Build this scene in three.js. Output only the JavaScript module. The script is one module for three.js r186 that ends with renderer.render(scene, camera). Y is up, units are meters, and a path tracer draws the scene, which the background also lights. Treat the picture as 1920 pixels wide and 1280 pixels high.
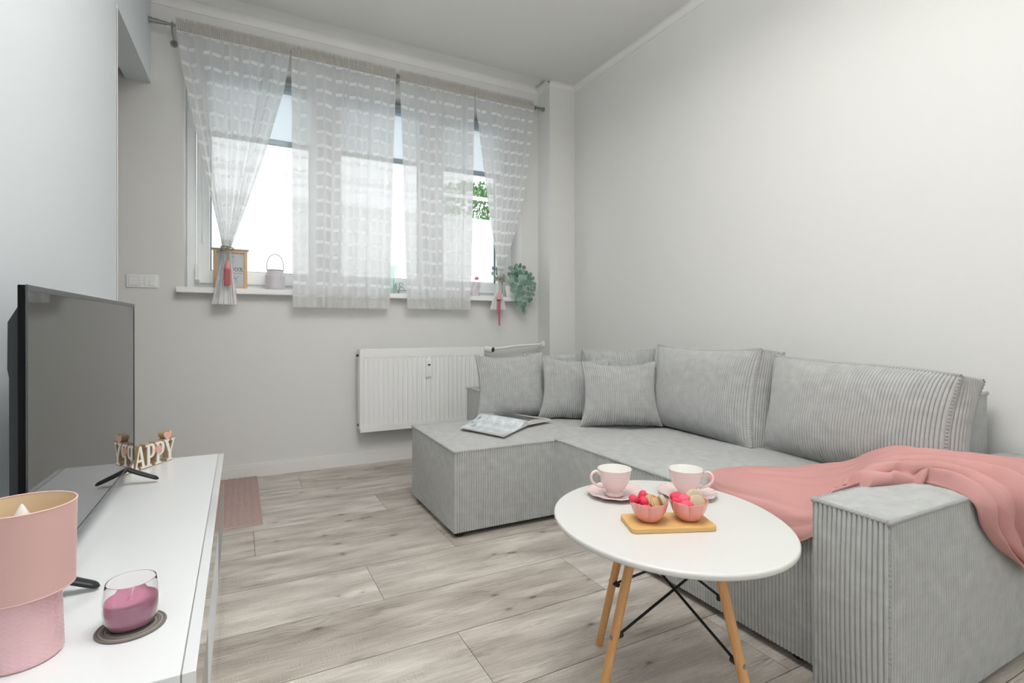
import * as THREE from 'three';
import { RoundedBoxGeometry } from 'three/addons/geometries/RoundedBoxGeometry.js';
import { mergeGeometries, mergeVertices, toCreasedNormals } from 'three/addons/utils/BufferGeometryUtils.js';
import { TextGeometry } from 'three/addons/geometries/TextGeometry.js';
import { RectAreaLightUniformsLib } from 'three/addons/lights/RectAreaLightUniformsLib.js';
import { FontLoader } from 'three/addons/loaders/FontLoader.js';
import { ImprovedNoise } from 'three/addons/math/ImprovedNoise.js';

// ---------------------------------------------------------------- camera, sky, exposure
const scene = new THREE.Scene();
const camera = new THREE.PerspectiveCamera(2 * Math.atan(640 / 974.9) * 180 / Math.PI, 1.5, 0.05, 120);
camera.position.set(0, 1, 0);
camera.rotation.set(0, -27.626 * Math.PI / 180, 0);
camera.setViewOffset(1920, 1280, 0, 23.1, 1920, 1280);       // vertical lens shift
const renderer = new THREE.WebGLRenderer({ antialias: true });
renderer.shadowMap.enabled = true;
renderer.toneMapping = THREE.LinearToneMapping;
renderer.toneMappingExposure = 1.07;
scene.background = new THREE.Color().setRGB(0.93, 0.97, 1.0);
scene.backgroundIntensity = 2.0;
RectAreaLightUniformsLib.init();
const FILL_PANELS = [[0.6, 2.72, -0.95], [0.6, 2.72, 1.0]], FILL_SIDE = 0.9, FILL_DOWN = [8.5, 0.8], FILL_UP = [16, 1.5], FILL_COLOR = new THREE.Color().setRGB(1.0, 0.995, 0.985);   // fill light panels added out of view, shining up and down

// ---------------------------------------------------------------- helpers
const V = (x, y, z) => new THREE.Vector3(x, y, z);
let seed = 7;
const rnd = () => { seed = (seed * 1664525 + 1013904223) % 4294967296; return seed / 4294967296; };
const noise3 = new ImprovedNoise();
const lerp = (a, b, t) => a + (b - a) * t;
const clamp = (x, a, b) => Math.min(b, Math.max(a, x));
const sstep = (a, b, x) => { const t = clamp((x - a) / (b - a), 0, 1); return t * t * (3 - 2 * t); };
const used = {};
function numbered(name) { const n = used[name] = (used[name] ?? -1) + 1; return n ? name + '_' + String(n).padStart(3, '0') : name; }
function tag(o, label, category, group, kind) {
  if (label) o.userData.label = label;
  if (category) o.userData.category = category;
  if (group) o.userData.group = group;
  if (kind) o.userData.kind = kind;
  return o;
}
function shade(o) { o.traverse((m) => { if (m.isMesh) { m.castShadow = true; m.receiveShadow = true; } }); return o; }
function thing(name, label, category, pos = [0, 0, 0], turn = 0, group) {
  const o = new THREE.Group(); o.name = numbered(name); o.position.set(...pos); o.rotation.y = turn; scene.add(o);
  return tag(o, label, category, group);
}
function part(name, geo, mat, parent, label) {
  const m = new THREE.Mesh(Array.isArray(geo) ? mergeGeometries(geo.map(plain)) : geo, mat);
  m.name = parent === scene ? numbered(name) : name; m.castShadow = m.receiveShadow = true; parent.add(m);
  if (label) m.userData.label = label;
  return m;
}
function struct(name, geo, mat) { const m = part(name, geo, mat, scene); m.userData.kind = 'structure'; return m; }
function plain(g) {                                            // same attributes on all, so that they merge
  g = g.index ? g.toNonIndexed() : g;
  for (const k of Object.keys(g.attributes)) if (!['position', 'normal', 'uv'].includes(k)) g.deleteAttribute(k);
  if (!g.attributes.uv) g.setAttribute('uv', new THREE.Float32BufferAttribute(new Float32Array(g.attributes.position.count * 2), 2));
  return g;
}
function uvMetres(g) {                                         // box projection of uv in metres
  g = g.index ? g.toNonIndexed() : g;
  const p = g.attributes.position, n = g.attributes.normal, uv = new Float32Array(p.count * 2);
  for (let i = 0; i < p.count; i++) {
    const ax = Math.abs(n.getX(i)), ay = Math.abs(n.getY(i)), az = Math.abs(n.getZ(i));
    const [a, b] = ay > ax && ay > az ? [p.getX(i), p.getZ(i)] : ax > az ? [p.getZ(i), p.getY(i)] : [p.getX(i), p.getY(i)];
    uv[2 * i] = a; uv[2 * i + 1] = b;
  }
  g.setAttribute('uv', new THREE.BufferAttribute(uv, 2));
  return g;
}
function box(x0, x1, y0, y1, z0, z1, r = 0) {
  const g = r > 0 ? new RoundedBoxGeometry(x1 - x0, y1 - y0, z1 - z0, 2, r) : new THREE.BoxGeometry(x1 - x0, y1 - y0, z1 - z0);
  g.translate((x0 + x1) / 2, (y0 + y1) / 2, (z0 + z1) / 2);
  return uvMetres(g);
}
function rod(a, b, r0, r1 = r0, n = 14) {
  const d = b.clone().sub(a), g = new THREE.CylinderGeometry(r1, r0, d.length(), n, 1);
  g.translate(0, d.length() / 2, 0);
  g.applyQuaternion(new THREE.Quaternion().setFromUnitVectors(V(0, 1, 0), d.normalize()));
  return g.translate(a.x, a.y, a.z);
}
function tube(pts, r, n = 8, seg = 0, closed = false) {
  const c = new THREE.CatmullRomCurve3(pts, closed);
  return new THREE.TubeGeometry(c, seg || Math.max(8, pts.length * 6), r, n, closed);
}
function lathe(prof, n = 40) { return new THREE.LatheGeometry(prof.map(([r, y]) => new THREE.Vector2(r, y)), n); }
// grid surface through f(u, v), u and v from lists; smooth normals, uv = (u, v)
function surf(f, us, vs, flip = false) {
  const nu = us.length, nv = vs.length, pos = new Float32Array(nu * nv * 3), uv = new Float32Array(nu * nv * 2), idx = [];
  for (let i = 0; i < nu; i++) for (let j = 0; j < nv; j++) {
    const k = i * nv + j, p = f(us[i], vs[j]);
    pos[3 * k] = p.x; pos[3 * k + 1] = p.y; pos[3 * k + 2] = p.z; uv[2 * k] = us[i]; uv[2 * k + 1] = vs[j];
    if (i && j) { const a = k - nv - 1, b = k - 1, c = k, d = k - nv; if (flip) idx.push(a, c, b, a, d, c); else idx.push(a, b, c, a, c, d); }
  }
  const g = new THREE.BufferGeometry();
  g.setAttribute('position', new THREE.BufferAttribute(pos, 3)); g.setAttribute('uv', new THREE.BufferAttribute(uv, 2)); g.setIndex(idx);
  g.computeVertexNormals();
  return g;
}
const range = (n, a = 0, b = 1) => Array.from({ length: n + 1 }, (_, i) => a + (b - a) * i / n);
// corduroy: ribs cross u; f(u, v) gives the plain surface, du x dv points outward
const PITCH = 0.0124, AMP = 0.0085, CUT = [0, 0.06, 0.2, 0.5, 0.8, 0.94];
function ribbed(f, U, W, nv, pitch = PITCH, amp = AMP, flip = false) {
  const n = Math.max(1, Math.round(U / pitch)), p = U / n, us = [];
  for (let i = 0; i < n; i++) for (const c of CUT) us.push((i + c) * p);
  us.push(U);
  const e = 0.002;
  return surf((u, v) => {
    const b = f(u, v), t = (u / p) % 1, h = amp * (Math.sqrt(Math.max(0, 1 - Math.abs(2 * t - 1) ** 2.5)) - 0.5);
    const a0 = f(clamp(u - e, 0, U), v), a1 = f(clamp(u + e, 0, U), v), b0 = f(u, clamp(v - e, 0, W)), b1 = f(u, clamp(v + e, 0, W));
    const nn = a1.sub(a0).cross(b1.sub(b0)).normalize();
    return b.addScaledVector(nn, flip ? -h : h);
  }, us, range(nv, 0, W), flip);
}
// piping: a cord along a polyline, notched where the ribs are sewn in
function piping(pts, r = 0.0058, pitch = PITCH, closed = false) {
  const c = new THREE.CatmullRomCurve3(pts, closed, 'catmullrom', 0.3), L = c.getLength(), n = Math.max(6, Math.round(L / pitch * 6)), m = 7;
  const fr = c.computeFrenetFrames(n, closed);
  return surf((i, a) => {
    const p = c.getPointAt(clamp(i / n, 0, 1)), q = r * (1 + 0.2 * Math.cos(i / 6 * 2 * Math.PI));
    return p.addScaledVector(fr.normals[i], q * Math.cos(a)).addScaledVector(fr.binormals[i], q * Math.sin(a));
  }, range(n, 0, n).map(Math.round), range(m, 0, 2 * Math.PI), true);
}

// ---------------------------------------------------------------- textures
function canvasTex(w, h, draw, srgb = true) {
  const c = document.createElement('canvas'); c.width = w; c.height = h;
  draw(c.getContext('2d'), w, h);
  const t = new THREE.CanvasTexture(c);
  t.wrapS = t.wrapT = THREE.RepeatWrapping; t.magFilter = THREE.LinearFilter;
  if (srgb) t.colorSpace = THREE.SRGBColorSpace;
  return t;
}
function dataTex(w, h, f, srgb = false) {                       // f(x, y) -> [r, g, b] 0..255
  const d = new Uint8Array(w * h * 4);
  for (let y = 0; y < h; y++) for (let x = 0; x < w; x++) { const k = (y * w + x) * 4, v = f(x, y); d[k] = clamp(v[0], 0, 255); d[k + 1] = clamp(v[1], 0, 255); d[k + 2] = clamp(v[2], 0, 255); d[k + 3] = 255; }
  const t = new THREE.DataTexture(d, w, h);
  t.wrapS = t.wrapT = THREE.RepeatWrapping; t.magFilter = THREE.LinearFilter; t.minFilter = THREE.LinearFilter; t.needsUpdate = true;
  if (srgb) t.colorSpace = THREE.SRGBColorSpace;
  return t;
}
function rep(t, x, y) { const c = t.clone(); c.repeat.set(x, y); c.needsUpdate = true; return c; }
const tn = (x, y, px, py, z = 0) => {                            // tiling noise over px x py cells
  const a = x % px, b = y % py, u = a / px, v = b / py, n = (p, q) => noise3.noise(p, q, z);
  return (n(a, b) * (1 - u) + n(a - px, b) * u) * (1 - v) + (n(a, b - py) * (1 - u) + n(a - px, b - py) * u) * v;
};
// velvety corduroy: fine fuzz and large brushed patches
const fuzzCol = dataTex(512, 512, (x, y) => {
  const n = tn(x / 3, y / 3, 170.6667, 170.6667) * 10 + (rnd() - 0.5) * 16 + tn(x / 64, y / 64, 8, 8, 3) * 14 + tn(x / 128, y / 24, 4, 21.3333, 9) * 7;
  return [226 + n, 227 + n, 226 + n];
}, true);
const fuzzBump = dataTex(256, 256, (x, y) => { const n = 128 + (rnd() - 0.5) * 130 + tn(x / 3, y / 3, 85.3333, 85.3333) * 60; return [n, n, n]; });
const fleeceBump = dataTex(512, 512, (x, y) => { const n = 128 + tn(x / 4, y / 4, 128, 128) * 80 + tn(x / 9, y / 9, 56.8889, 56.8889, 5) * 60 + (rnd() - 0.5) * 60; return [n, n, n]; });
const plaster = dataTex(512, 512, (x, y) => { const n = 128 + tn(x / 6, y / 6, 85.3333, 85.3333) * 30 + tn(x / 40, y / 40, 12.8, 12.8, 2) * 50; return [n, n, n]; });
// weathered grey-beige oak laminate, one board per texture (1.38 m x 0.317 m)
function boardTex(k) {
  const W = 1380, H = 320, knots = [];
  const nk = 3 + Math.floor(rnd() * 4);
  for (let i = 0; i < nk; i++) knots.push([rnd() * W, 24 + rnd() * (H - 48), 5 + rnd() * 9]);
  const tone = (rnd() - 0.5) * 14, warm = (rnd() - 0.5) * 5, s = k * 17.3;
  return dataTex(W, H, (x, y) => {
    let yy = y, dark = 0;
    for (const [kx, ky, kr] of knots) {
      const dx = (x - kx) / 1.9, dy = y - ky, d = Math.hypot(dx, dy);
      yy += dy * 1.6 * Math.exp(-((d / (kr * 2.6)) ** 2));
      dark += 46 * Math.exp(-((d / (kr * 0.7)) ** 2)) + 20 * Math.exp(-((d / (kr * 2)) ** 2)) * (0.5 + 0.5 * Math.sin(d * 1.1));
    }
    // slow patches, long grain, short fine grain, brushed lighter streaks
    const big = noise3.noise(x / 300, yy / 70, s) * 24 + noise3.noise(x / 150, yy / 40, s + 3) * 12;
    const grain = noise3.noise(x / 110, yy / 8, s + 4) * 9 + noise3.noise(x / 34, yy / 2.6, s + 8) * 10 + (rnd() - 0.5) * 16;
    const zone = sstep(0.02, 0.45, noise3.noise(x / 240, yy / 44, s + 20));
    const fine = sstep(0.08, 0.5, noise3.noise(x / 55, yy / 3.4, s + 11)) * 26 * zone;
    const arch = Math.abs(Math.sin((yy + 26 * noise3.noise(x / 170, yy / 60, s + 14)) * 0.16)) ** 6 * 9 * zone;
    const saw = Math.sin((x + noise3.noise(x / 20, y / 30, s) * 9) * 0.6) * 4 * sstep(0.1, 0.5, noise3.noise(x / 120, y / 40, s + 30));
    const v = big + grain - fine - arch + saw - dark + tone;
    const c = v * 1.3; return [197 + c + warm, 187 + c * 1.02, 176 + c * 1.02 - warm];
  }, true);
}
const boardTexs = [0, 1, 2, 3, 4, 5].map(boardTex);
const lightWood = (r, g, b, amp = 14, name = 0) => dataTex(256, 512, (x, y) => {
  const n = noise3.noise(x / 7, y / 120, 3 + name) * amp + noise3.noise(x / 2.5, y / 50, 8 + name) * amp * 0.6 + (rnd() - 0.5) * 5;
  return [r + n, g + n, b + n];
}, true);

// ---------------------------------------------------------------- materials
const std = (o) => new THREE.MeshStandardMaterial(o), phy = (o) => new THREE.MeshPhysicalMaterial(o);
const M = {
  wall: std({ color: '#e9e8e5', roughness: 0.9, bumpMap: rep(plaster, 0.8, 0.8), bumpScale: 0.0006 }),
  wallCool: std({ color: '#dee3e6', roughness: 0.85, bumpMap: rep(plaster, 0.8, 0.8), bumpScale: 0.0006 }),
  ceiling: std({ color: '#ebebe7', roughness: 0.95, bumpMap: rep(plaster, 0.6, 0.6), bumpScale: 0.0006 }),
  plainWhite: std({ color: '#fdfefe', roughness: 0.6 }),
  trim: std({ color: '#efeeea', roughness: 0.5 }),
  pvc: phy({ color: '#fbfdfd', roughness: 0.3, clearcoat: 0.3, clearcoatRoughness: 0.2 }),
  gasket: std({ color: '#5a6a76', roughness: 0.7 }),
  glass: phy({ color: '#ffffff', roughness: 0.0, transmission: 1, thickness: 0, ior: 1.5 }),
  steel: std({ color: '#9a9c99', roughness: 0.35, metalness: 0.8 }),
  darkSteel: std({ color: '#4d5150', roughness: 0.4, metalness: 0.7 }),
  blackPlastic: std({ color: '#17191a', roughness: 0.45 }),
  enamel: phy({ color: '#fafaf9', roughness: 0.35, clearcoat: 0.4, clearcoatRoughness: 0.15 }),
  cord: phy({ color: '#d7d7d6', map: rep(fuzzCol, 3, 3), bumpMap: rep(fuzzBump, 9, 9), bumpScale: 0.0011, roughness: 0.95, sheen: 0.55, sheenRoughness: 0.5, sheenColor: new THREE.Color('#d8dedd') }),
  foot: std({ color: '#141414', roughness: 0.5 }),
  fleece: phy({ color: '#dfa7a1', bumpMap: rep(fleeceBump, 8, 8), bumpScale: 0.0025, roughness: 1, sheen: 0.35, sheenRoughness: 0.6, sheenColor: new THREE.Color('#f0b9b4') }),
  tableTop: phy({ color: '#dcdbd7', roughness: 0.32, clearcoat: 0.25, clearcoatRoughness: 0.2 }),
  beech: std({ map: rep(lightWood(214, 160, 104, 14, 1), 5, 2), roughness: 0.5 }),
  bamboo: std({ map: rep(lightWood(222, 178, 112, 12, 2), 9, 3), roughness: 0.45 }),
  blackWire: std({ color: '#161616', roughness: 0.4, metalness: 0.3 }),
  pinkChina: phy({ color: '#f0d5d3', roughness: 0.16, clearcoat: 0.6, clearcoatRoughness: 0.08 }),
  whiteChina: phy({ color: '#f2efe9', roughness: 0.16, clearcoat: 0.6, clearcoatRoughness: 0.08 }),
  coralBowl: phy({ color: '#ea9d94', roughness: 0.2, clearcoat: 0.5, clearcoatRoughness: 0.1 }),
  candy: std({ color: '#e2405c', roughness: 0.65 }),
  candyLight: std({ color: '#ef5f74', roughness: 0.65 }),
  biscuit: std({ color: '#cda878', roughness: 0.8 }),
  biscuitPale: std({ color: '#cdbd9f', roughness: 0.85 }),
  cream: std({ color: '#c3b4a4', roughness: 0.7 }),
  gloss: phy({ color: '#eef0f1', roughness: 0.05, clearcoat: 1, clearcoatRoughness: 0.0, ior: 1.7 }),
  cabTop: phy({ color: '#eff1f2', roughness: 0.28, clearcoat: 0.35, clearcoatRoughness: 0.2 }),
  cabSide: std({ color: '#cfcbc6', roughness: 0.5 }),
  bandWhite: std({ color: '#eef1f5', roughness: 0.75 }), bandGrey: std({ color: '#b5b1ac', roughness: 0.75 }),
  gapGrey: std({ color: '#c3c1bd', roughness: 0.7 }),
  groove: std({ color: '#9a9693', roughness: 0.8 }),
  screen: phy({ color: '#040506', roughness: 0.015, ior: 2.1, specularIntensity: 1 }),
  bezel: phy({ color: '#5c6164', roughness: 0.25, metalness: 0.7 }),
  tvBlack: phy({ color: '#070808', roughness: 0.55, specularIntensity: 0.35 }),
  
  shade: phy({ color: '#f1c8c3', roughness: 0.9, transmission: 0.25, thickness: 0, side: THREE.DoubleSide, bumpMap: rep(fuzzBump, 3, 3), bumpScale: 0.0002 }),
  shadeLiner: std({ color: '#ecd3ae', roughness: 0.9 }),
  lampBase: phy({ color: '#ecc2c6', roughness: 0.4, clearcoat: 0.3 }),
  bulb: phy({ color: '#f4f0ea', roughness: 0.25 }),
  wax: phy({ color: '#c97f9d', roughness: 0.45, sheen: 0.2 }),
  clearGlass: phy({ color: '#ffffff', roughness: 0, transmission: 1, thickness: 0.002, ior: 1.45 }),
  wick: std({ color: '#efe5df', roughness: 0.9 }),
  straw: std({ color: '#9a948c', roughness: 0.9 }),
  strawDark: std({ color: '#7d7871', roughness: 0.9 }),
  letterFace: std({ color: '#f3efe9', roughness: 0.7 }),
  letterSide: std({ color: '#b39b7e', roughness: 0.85 }),
  feltPink: std({ color: '#f2bba8', roughness: 0.8 }),
  boxWood: std({ map: rep(lightWood(226, 186, 140, 8, 4), 8, 4), roughness: 0.6 }),
  frosted: phy({ color: '#f4f2f4', roughness: 0.55, transmission: 0.35, thickness: 0 }),
  rose: std({ color: '#eba3b4', roughness: 0.6 }),
  angel: phy({ color: '#f1e9ec', roughness: 0.35, transmission: 0.3, thickness: 0 }),
  leaf: phy({ color: '#86a795', roughness: 0.7, transmission: 0.2, thickness: 0, side: THREE.DoubleSide }),
  leafPale: phy({ color: '#a6c2b1', roughness: 0.7, transmission: 0.2, thickness: 0, side: THREE.DoubleSide }),
  leafDark: phy({ color: '#6f9482', roughness: 0.7, transmission: 0.2, thickness: 0, side: THREE.DoubleSide }),
  stem: std({ color: '#7f8d75', roughness: 0.8 }),
  seaGlass: phy({ color: '#f5fcfa', roughness: 0.08, transmission: 0.85, thickness: 0, ior: 1.4 }),
  tassel: std({ color: '#e58590', roughness: 0.9 }),
  tasselLight: std({ color: '#eba6a4', roughness: 0.8 }),
  twine: std({ color: '#a99c86', roughness: 0.95 }),
  rugYarn: std({ color: '#bfa69f', roughness: 1 }),
  heading: phy({ color: '#ebe8e2', roughness: 0.9, transmission: 0.4, thickness: 0, side: THREE.DoubleSide }),
  hem: phy({ color: '#f2f3f2', roughness: 0.95, transmission: 0.45, thickness: 0, side: THREE.DoubleSide, transparent: true, opacity: 0.9 }),
  blind: phy({ color: '#f4f9fc', roughness: 0.95, transmission: 0.75, thickness: 0, side: THREE.DoubleSide, bumpMap: rep(plaster, 3, 14), bumpScale: 0.0004 }),
  alu: std({ color: '#a9b6be', roughness: 0.45, metalness: 0.5 }),
  outsideWhite: std({ color: '#f1f3f3', roughness: 0.9 }),
  outsideGrey: std({ color: '#b9c3c6', roughness: 0.8 }),
  ground: std({ color: '#d3d2cc', roughness: 0.95 }),
  oleander: std({ color: '#6f9c66', roughness: 0.8, side: THREE.DoubleSide }),
};

// ---------------------------------------------------------------- room shell
const ZB = -3.94, XR = 2.571, XL = -0.494, HC = 3.09, ZR = 2.6, XO = -1.9;
const floor = struct('floor', box(XO, XR + 0.1, -0.12, -0.008, ZB - 0.3, ZR + 0.1), std({ color: '#4a433c', roughness: 0.9 }));
{
  // laminate boards, rows parallel to the window wall
  const first = -3.82, wide = 0.3165, long = 1.38, joint = [0.91, 0.35, 1.15, 0.725, 0.06, 0.88, 0.473, 1.245, 0.636, 0.05, 0.9, 0.42, 1.2, 0.75, 0.2, 1.0, 0.55, 0.1, 0.8, 0.35, 1.1];
  const mats = boardTexs.flatMap((t) => [[1, 0], [-1, 1]].map(([s, o]) => { const c = t.clone(); c.repeat.set(s, s); c.offset.set(o, o); c.needsUpdate = true; return std({ map: c, roughness: 0.46, bumpMap: c, bumpScale: 0.0005 }); }));
  const cut = (x0, x1, z0, z1) => {
    const g = new THREE.BoxGeometry(x1 - x0 - 0.0018, 0.009, z1 - z0 - 0.003).translate((x0 + x1) / 2, -0.0045, (z0 + z1) / 2);
    return g;
  };
  for (let r = 0; r < joint.length; r++) {
    const z1 = r ? first + wide * r : first, z0 = r ? z1 - wide : ZB;
    if (z0 > ZR) break;
    for (let x = joint[r] - long * 3; x < XR; x += long) {
      const a = Math.max(x, XO), b = Math.min(x + long, XR);
      if (b - a < 0.02) continue;
      const g = cut(a, b, z0, Math.min(z1, ZR)), p = g.attributes.position, uv = g.attributes.uv;
      for (let i = 0; i < p.count; i++) uv.setXY(i, (p.getX(i) - x) / long, clamp((p.getZ(i) - z1 + wide) / wide, 0, 1));
      part('floor_board', g, mats[Math.floor(rnd() * mats.length)], floor);
    }
  }
}
// window wall with the opening cut out (thickness 0.3), built of four blocks
const WX0 = -0.318, WX1 = 2.151, WY0 = 1.24, WY1 = 2.8, ZF = -4.13;
struct('wall_back', [box(XO - 0.2, WX0, 0, HC + 0.2, ZB - 0.3, ZB), box(WX1, XR + 0.2, 0, HC + 0.2, ZB - 0.3, ZB), box(WX0, WX1, 0, WY0, ZB - 0.3, ZB), box(WX0, WX1, WY1, HC + 0.2, ZB - 0.3, ZB)], M.wall);
struct('pillar', box(2.318, XR + 0.02, 0, HC, ZB - 0.02, -3.742), M.wall);
struct('wall_right', box(XR, XR + 0.2, 0, HC + 0.2, ZB - 0.3, ZR + 0.2), M.wall);
const wl = struct('wall_left', box(XL - 0.131, XL, 0, HC, -2.917, ZR), M.wallCool);
{ // metal corner strip with its dark joint at the end of the partition
  part('corner_strip', box(XL - 0.012, XL + 0.003, 0.34, 2.47, -2.9215, -2.9165), M.plainWhite, wl);
  part('corner_joint', box(XL - 0.006, XL + 0.001, 0.34, 2.45, -2.9165, -2.9085), M.groove, wl);
}
{ // beam above the passage: its underside drops slightly towards the room
  const s = new THREE.Shape([[-2.9, 2.467], [-3.94, 2.5425], [-3.94, HC + 0.02], [-2.9, HC + 0.02]].map(([z, y]) => new THREE.Vector2(-z, y)));
  const g = new THREE.ExtrudeGeometry(s, { depth: 0.131, bevelEnabled: false });
  g.rotateY(Math.PI / 2); g.translate(XL - 0.131, 0, 0);
  struct('beam', uvMetres(g), M.wallCool);
}
struct('wall_outer', box(XO - 0.2, XO, 0, HC + 0.2, ZB - 0.3, ZR + 0.2), M.wall);
struct('ceiling', box(XO - 0.2, XR + 0.2, HC, HC + 0.2, -3.742, ZR + 0.2), M.ceiling);
struct('trim_1', box(XO, XR, HC - 0.006 + 0.02, HC + 0.19, ZB - 0.05, -3.7425), M.plainWhite);       // strip of ceiling over the window, made brighter by a whiter colour
// rear wall; its unseen window is added to let in fill daylight
const RX0 = 0.0, RX1 = 1.9, RY0 = 0.5, RY1 = 2.85;
struct('wall_rear', [box(XO - 0.2, RX0, 0, HC + 0.2, ZR, ZR + 0.25), box(RX1, XR + 0.2, 0, HC + 0.2, ZR, ZR + 0.25), box(RX0, RX1, 0, RY0, ZR, ZR + 0.25), box(RX0, RX1, RY1, HC + 0.2, ZR, ZR + 0.25)], M.wall);
{
  const f = struct('window_2', [box(RX0, RX1, RY0, RY0 + 0.08, ZR + 0.1, ZR + 0.17), box(RX0, RX1, RY1 - 0.08, RY1, ZR + 0.1, ZR + 0.17), ...[0, 1, 2, 3].map((i) => { const x = lerp(RX0 + 0.04, RX1 - 0.04, i / 3); return box(x - 0.04, x + 0.04, RY0, RY1, ZR + 0.1, ZR + 0.17); })], M.pvc);
  for (let i = 0; i < 3; i++) part('pane', box(lerp(RX0, RX1, i / 3) + 0.06, lerp(RX0, RX1, (i + 1) / 3) - 0.06, RY0 + 0.08, RY1 - 0.08, ZR + 0.13, ZR + 0.134), M.glass, f);
}
// cove mouldings
function cove(a, b, out, h, d) {                                  // along a->b, out = direction into the room
  const n = 6, dir = b.clone().sub(a);
  return surf((s, t) => {
    const ang = t * Math.PI / 2, y = -h * (1 - Math.sin(ang)), o = d * (1 - Math.cos(ang));
    return a.clone().addScaledVector(dir, s).addScaledVector(out, o + 0.0).add(V(0, y, 0));
  }, [0, 1], [0, 0.001, ...range(n, 0.05, 0.95), 0.999, 1]);
}
struct('trim_2', [cove(V(XR, HC, ZR), V(XR, HC, -3.742), V(-1, 0, 0), 0.04, 0.035), box(XR - 0.004, XR, HC - 0.046, HC - 0.036, -3.742, ZR)], M.trim);
struct('trim_3', [cove(V(2.318, HC, -3.742), V(XR, HC, -3.742), V(0, 0, 1), 0.03, 0.03), cove(V(2.318, HC, -3.742), V(2.318, HC, ZB), V(-1, 0, 0), 0.045, 0.04)], M.trim);
struct('trim_4', [cove(V(XL, HC + 0.014, ZB), V(2.318, HC + 0.014, ZB), V(0, 0, 1), 0.046, 0.05), box(XL, 2.318, HC - 0.042, HC - 0.034, ZB, ZB + 0.006)], M.trim);
// baseboards with a stepped top
function baseboard(x0, x1, z0, z1, alongX) {
  return alongX ? [box(x0, x1, 0, 0.068, z0, z0 + 0.014), box(x0, x1, 0.0665, 0.09, z0, z0 + 0.0095, 0.003)] : [box(x1 - 0.014, x1, 0, 0.068, z0, z1), box(x1 - 0.0095, x1, 0.0665, 0.09, z0, z1, 0.003)];
}
struct('baseboard_back', baseboard(XO, 2.318, ZB, 0, true), M.trim);
struct('baseboard_right', baseboard(0, XR, -3.74, ZR, false), M.trim);

FILL_PANELS.forEach(([x, y, z], i) => {
  const t = thing('fill_panel', ['added unseen square fill light panel nearer to the window', 'added unseen square fill light panel nearer to the rear wall'][i], 'lamp', [x, y, z]), h = FILL_SIDE / 2;
  part('housing', [box(-h - 0.02, h + 0.02, 0.014, 0.03, -h - 0.02, h + 0.02, 0.006)], M.enamel, t);
  const glow = std({ color: '#ffffff', emissive: FILL_COLOR, emissiveIntensity: 1.2 });
  part('diffuser', box(-h, h, 0.006, 0.016, -h, h), glow, t); part('diffuser', box(-h, h, 0.028, 0.038, -h, h), glow, t);
  for (const [a, b] of [[-1, -1], [1, -1], [1, 1], [-1, 1]]) part('wire', rod(V(a * (h + 0.01), 0.028, b * (h + 0.01)), V(a * (h + 0.01), HC - y, b * (h + 0.01)), 0.001, 0.001, 6), M.steel, t);
  for (const [w, dy, to] of [[FILL_DOWN[i], -0.002, 0], [FILL_UP[i], 0.046, 9]]) { const l = new THREE.RectAreaLight(FILL_COLOR, w, FILL_SIDE, FILL_SIDE); l.position.set(x, y + dy, z); l.lookAt(x, to, z); scene.add(l); }
});

// ---------------------------------------------------------------- window and what lies outside
const win = new THREE.Group(); win.name = 'window_1'; win.userData.kind = 'structure'; scene.add(win);
const panesX = [[-0.179, 0.46], [0.68, 1.29], [1.5, 1.99]], GY0 = 1.4, GY1 = 2.72;
{
  const F0 = ZF - 0.03, F1 = ZF + 0.012;
  part('outer_frame', [box(WX0, WX1, WY0, 1.315, F0, F1, 0.006), box(WX0, WX1, 2.755, WY1, F0, F1, 0.006), box(WX0, -0.262, WY0, WY1, F0 - 0.0008, F1 + 0.0008, 0.006), box(2.075, WX1, WY0, WY1, F0 - 0.0008, F1 + 0.0008, 0.006), box(0.535, 0.605, WY0, WY1, F0 - 0.0008, F1 + 0.0008, 0.006), box(1.36, 1.43, WY0, WY1, F0 - 0.0008, F1 + 0.0008, 0.006)], M.pvc, win);
  for (const [a, b] of panesX) {
    const s0 = a - 0.078, s1 = b + 0.078, y0 = 1.31, y1 = 2.765;
    const sash = part('sash', [box(s0, a, y0, y1, F0 + 0.01, F1 + 0.03, 0.01), box(b, s1, y0, y1, F0 + 0.01, F1 + 0.03, 0.01), box(a - 0.012, b + 0.012, y0 + 0.0006, GY0, F0 + 0.0108, F1 + 0.0292, 0.01), box(a - 0.012, b + 0.012, GY1 - 0.02, y1 - 0.0006, F0 + 0.0108, F1 + 0.0292, 0.01)], M.pvc, win);
    part('gasket', [box(a - 0.001, a + 0.006, GY0, GY1, ZF - 0.012, ZF + 0.008), box(b - 0.006, b + 0.001, GY0, GY1, ZF - 0.012, ZF + 0.008), box(a, b, GY0 - 0.001, GY0 + 0.006, ZF - 0.012, ZF + 0.008)], M.gasket, sash);
    part('pane', box(a, b, GY0, GY1, ZF - 0.008, ZF - 0.004), M.glass, sash);
  }
  const hinge = part('hinge', [box(-0.268, -0.245, 1.33, 1.43, F1 + 0.02, F1 + 0.045, 0.006)], M.enamel, win, 'cream plastic hinge cover');
  part('hinge_pin', [box(-0.266, -0.24, 1.305, 1.33, F1 + 0.02, F1 + 0.04, 0.003), box(-0.24, -0.2, 1.307, 1.313, F1 + 0.02, F1 + 0.03)], M.gapGrey, hinge);
}
struct('window_sill', box(-0.356, 2.231, 1.2325, 1.268, ZF, -3.86, 0.004), M.plainWhite);
const blinds = ['white roller blind half lowered behind the tied back curtain over the wooden box', 'white roller blind half lowered in the middle window sash', 'white roller blind half lowered in the sash above the pink rose figurine'];
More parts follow.
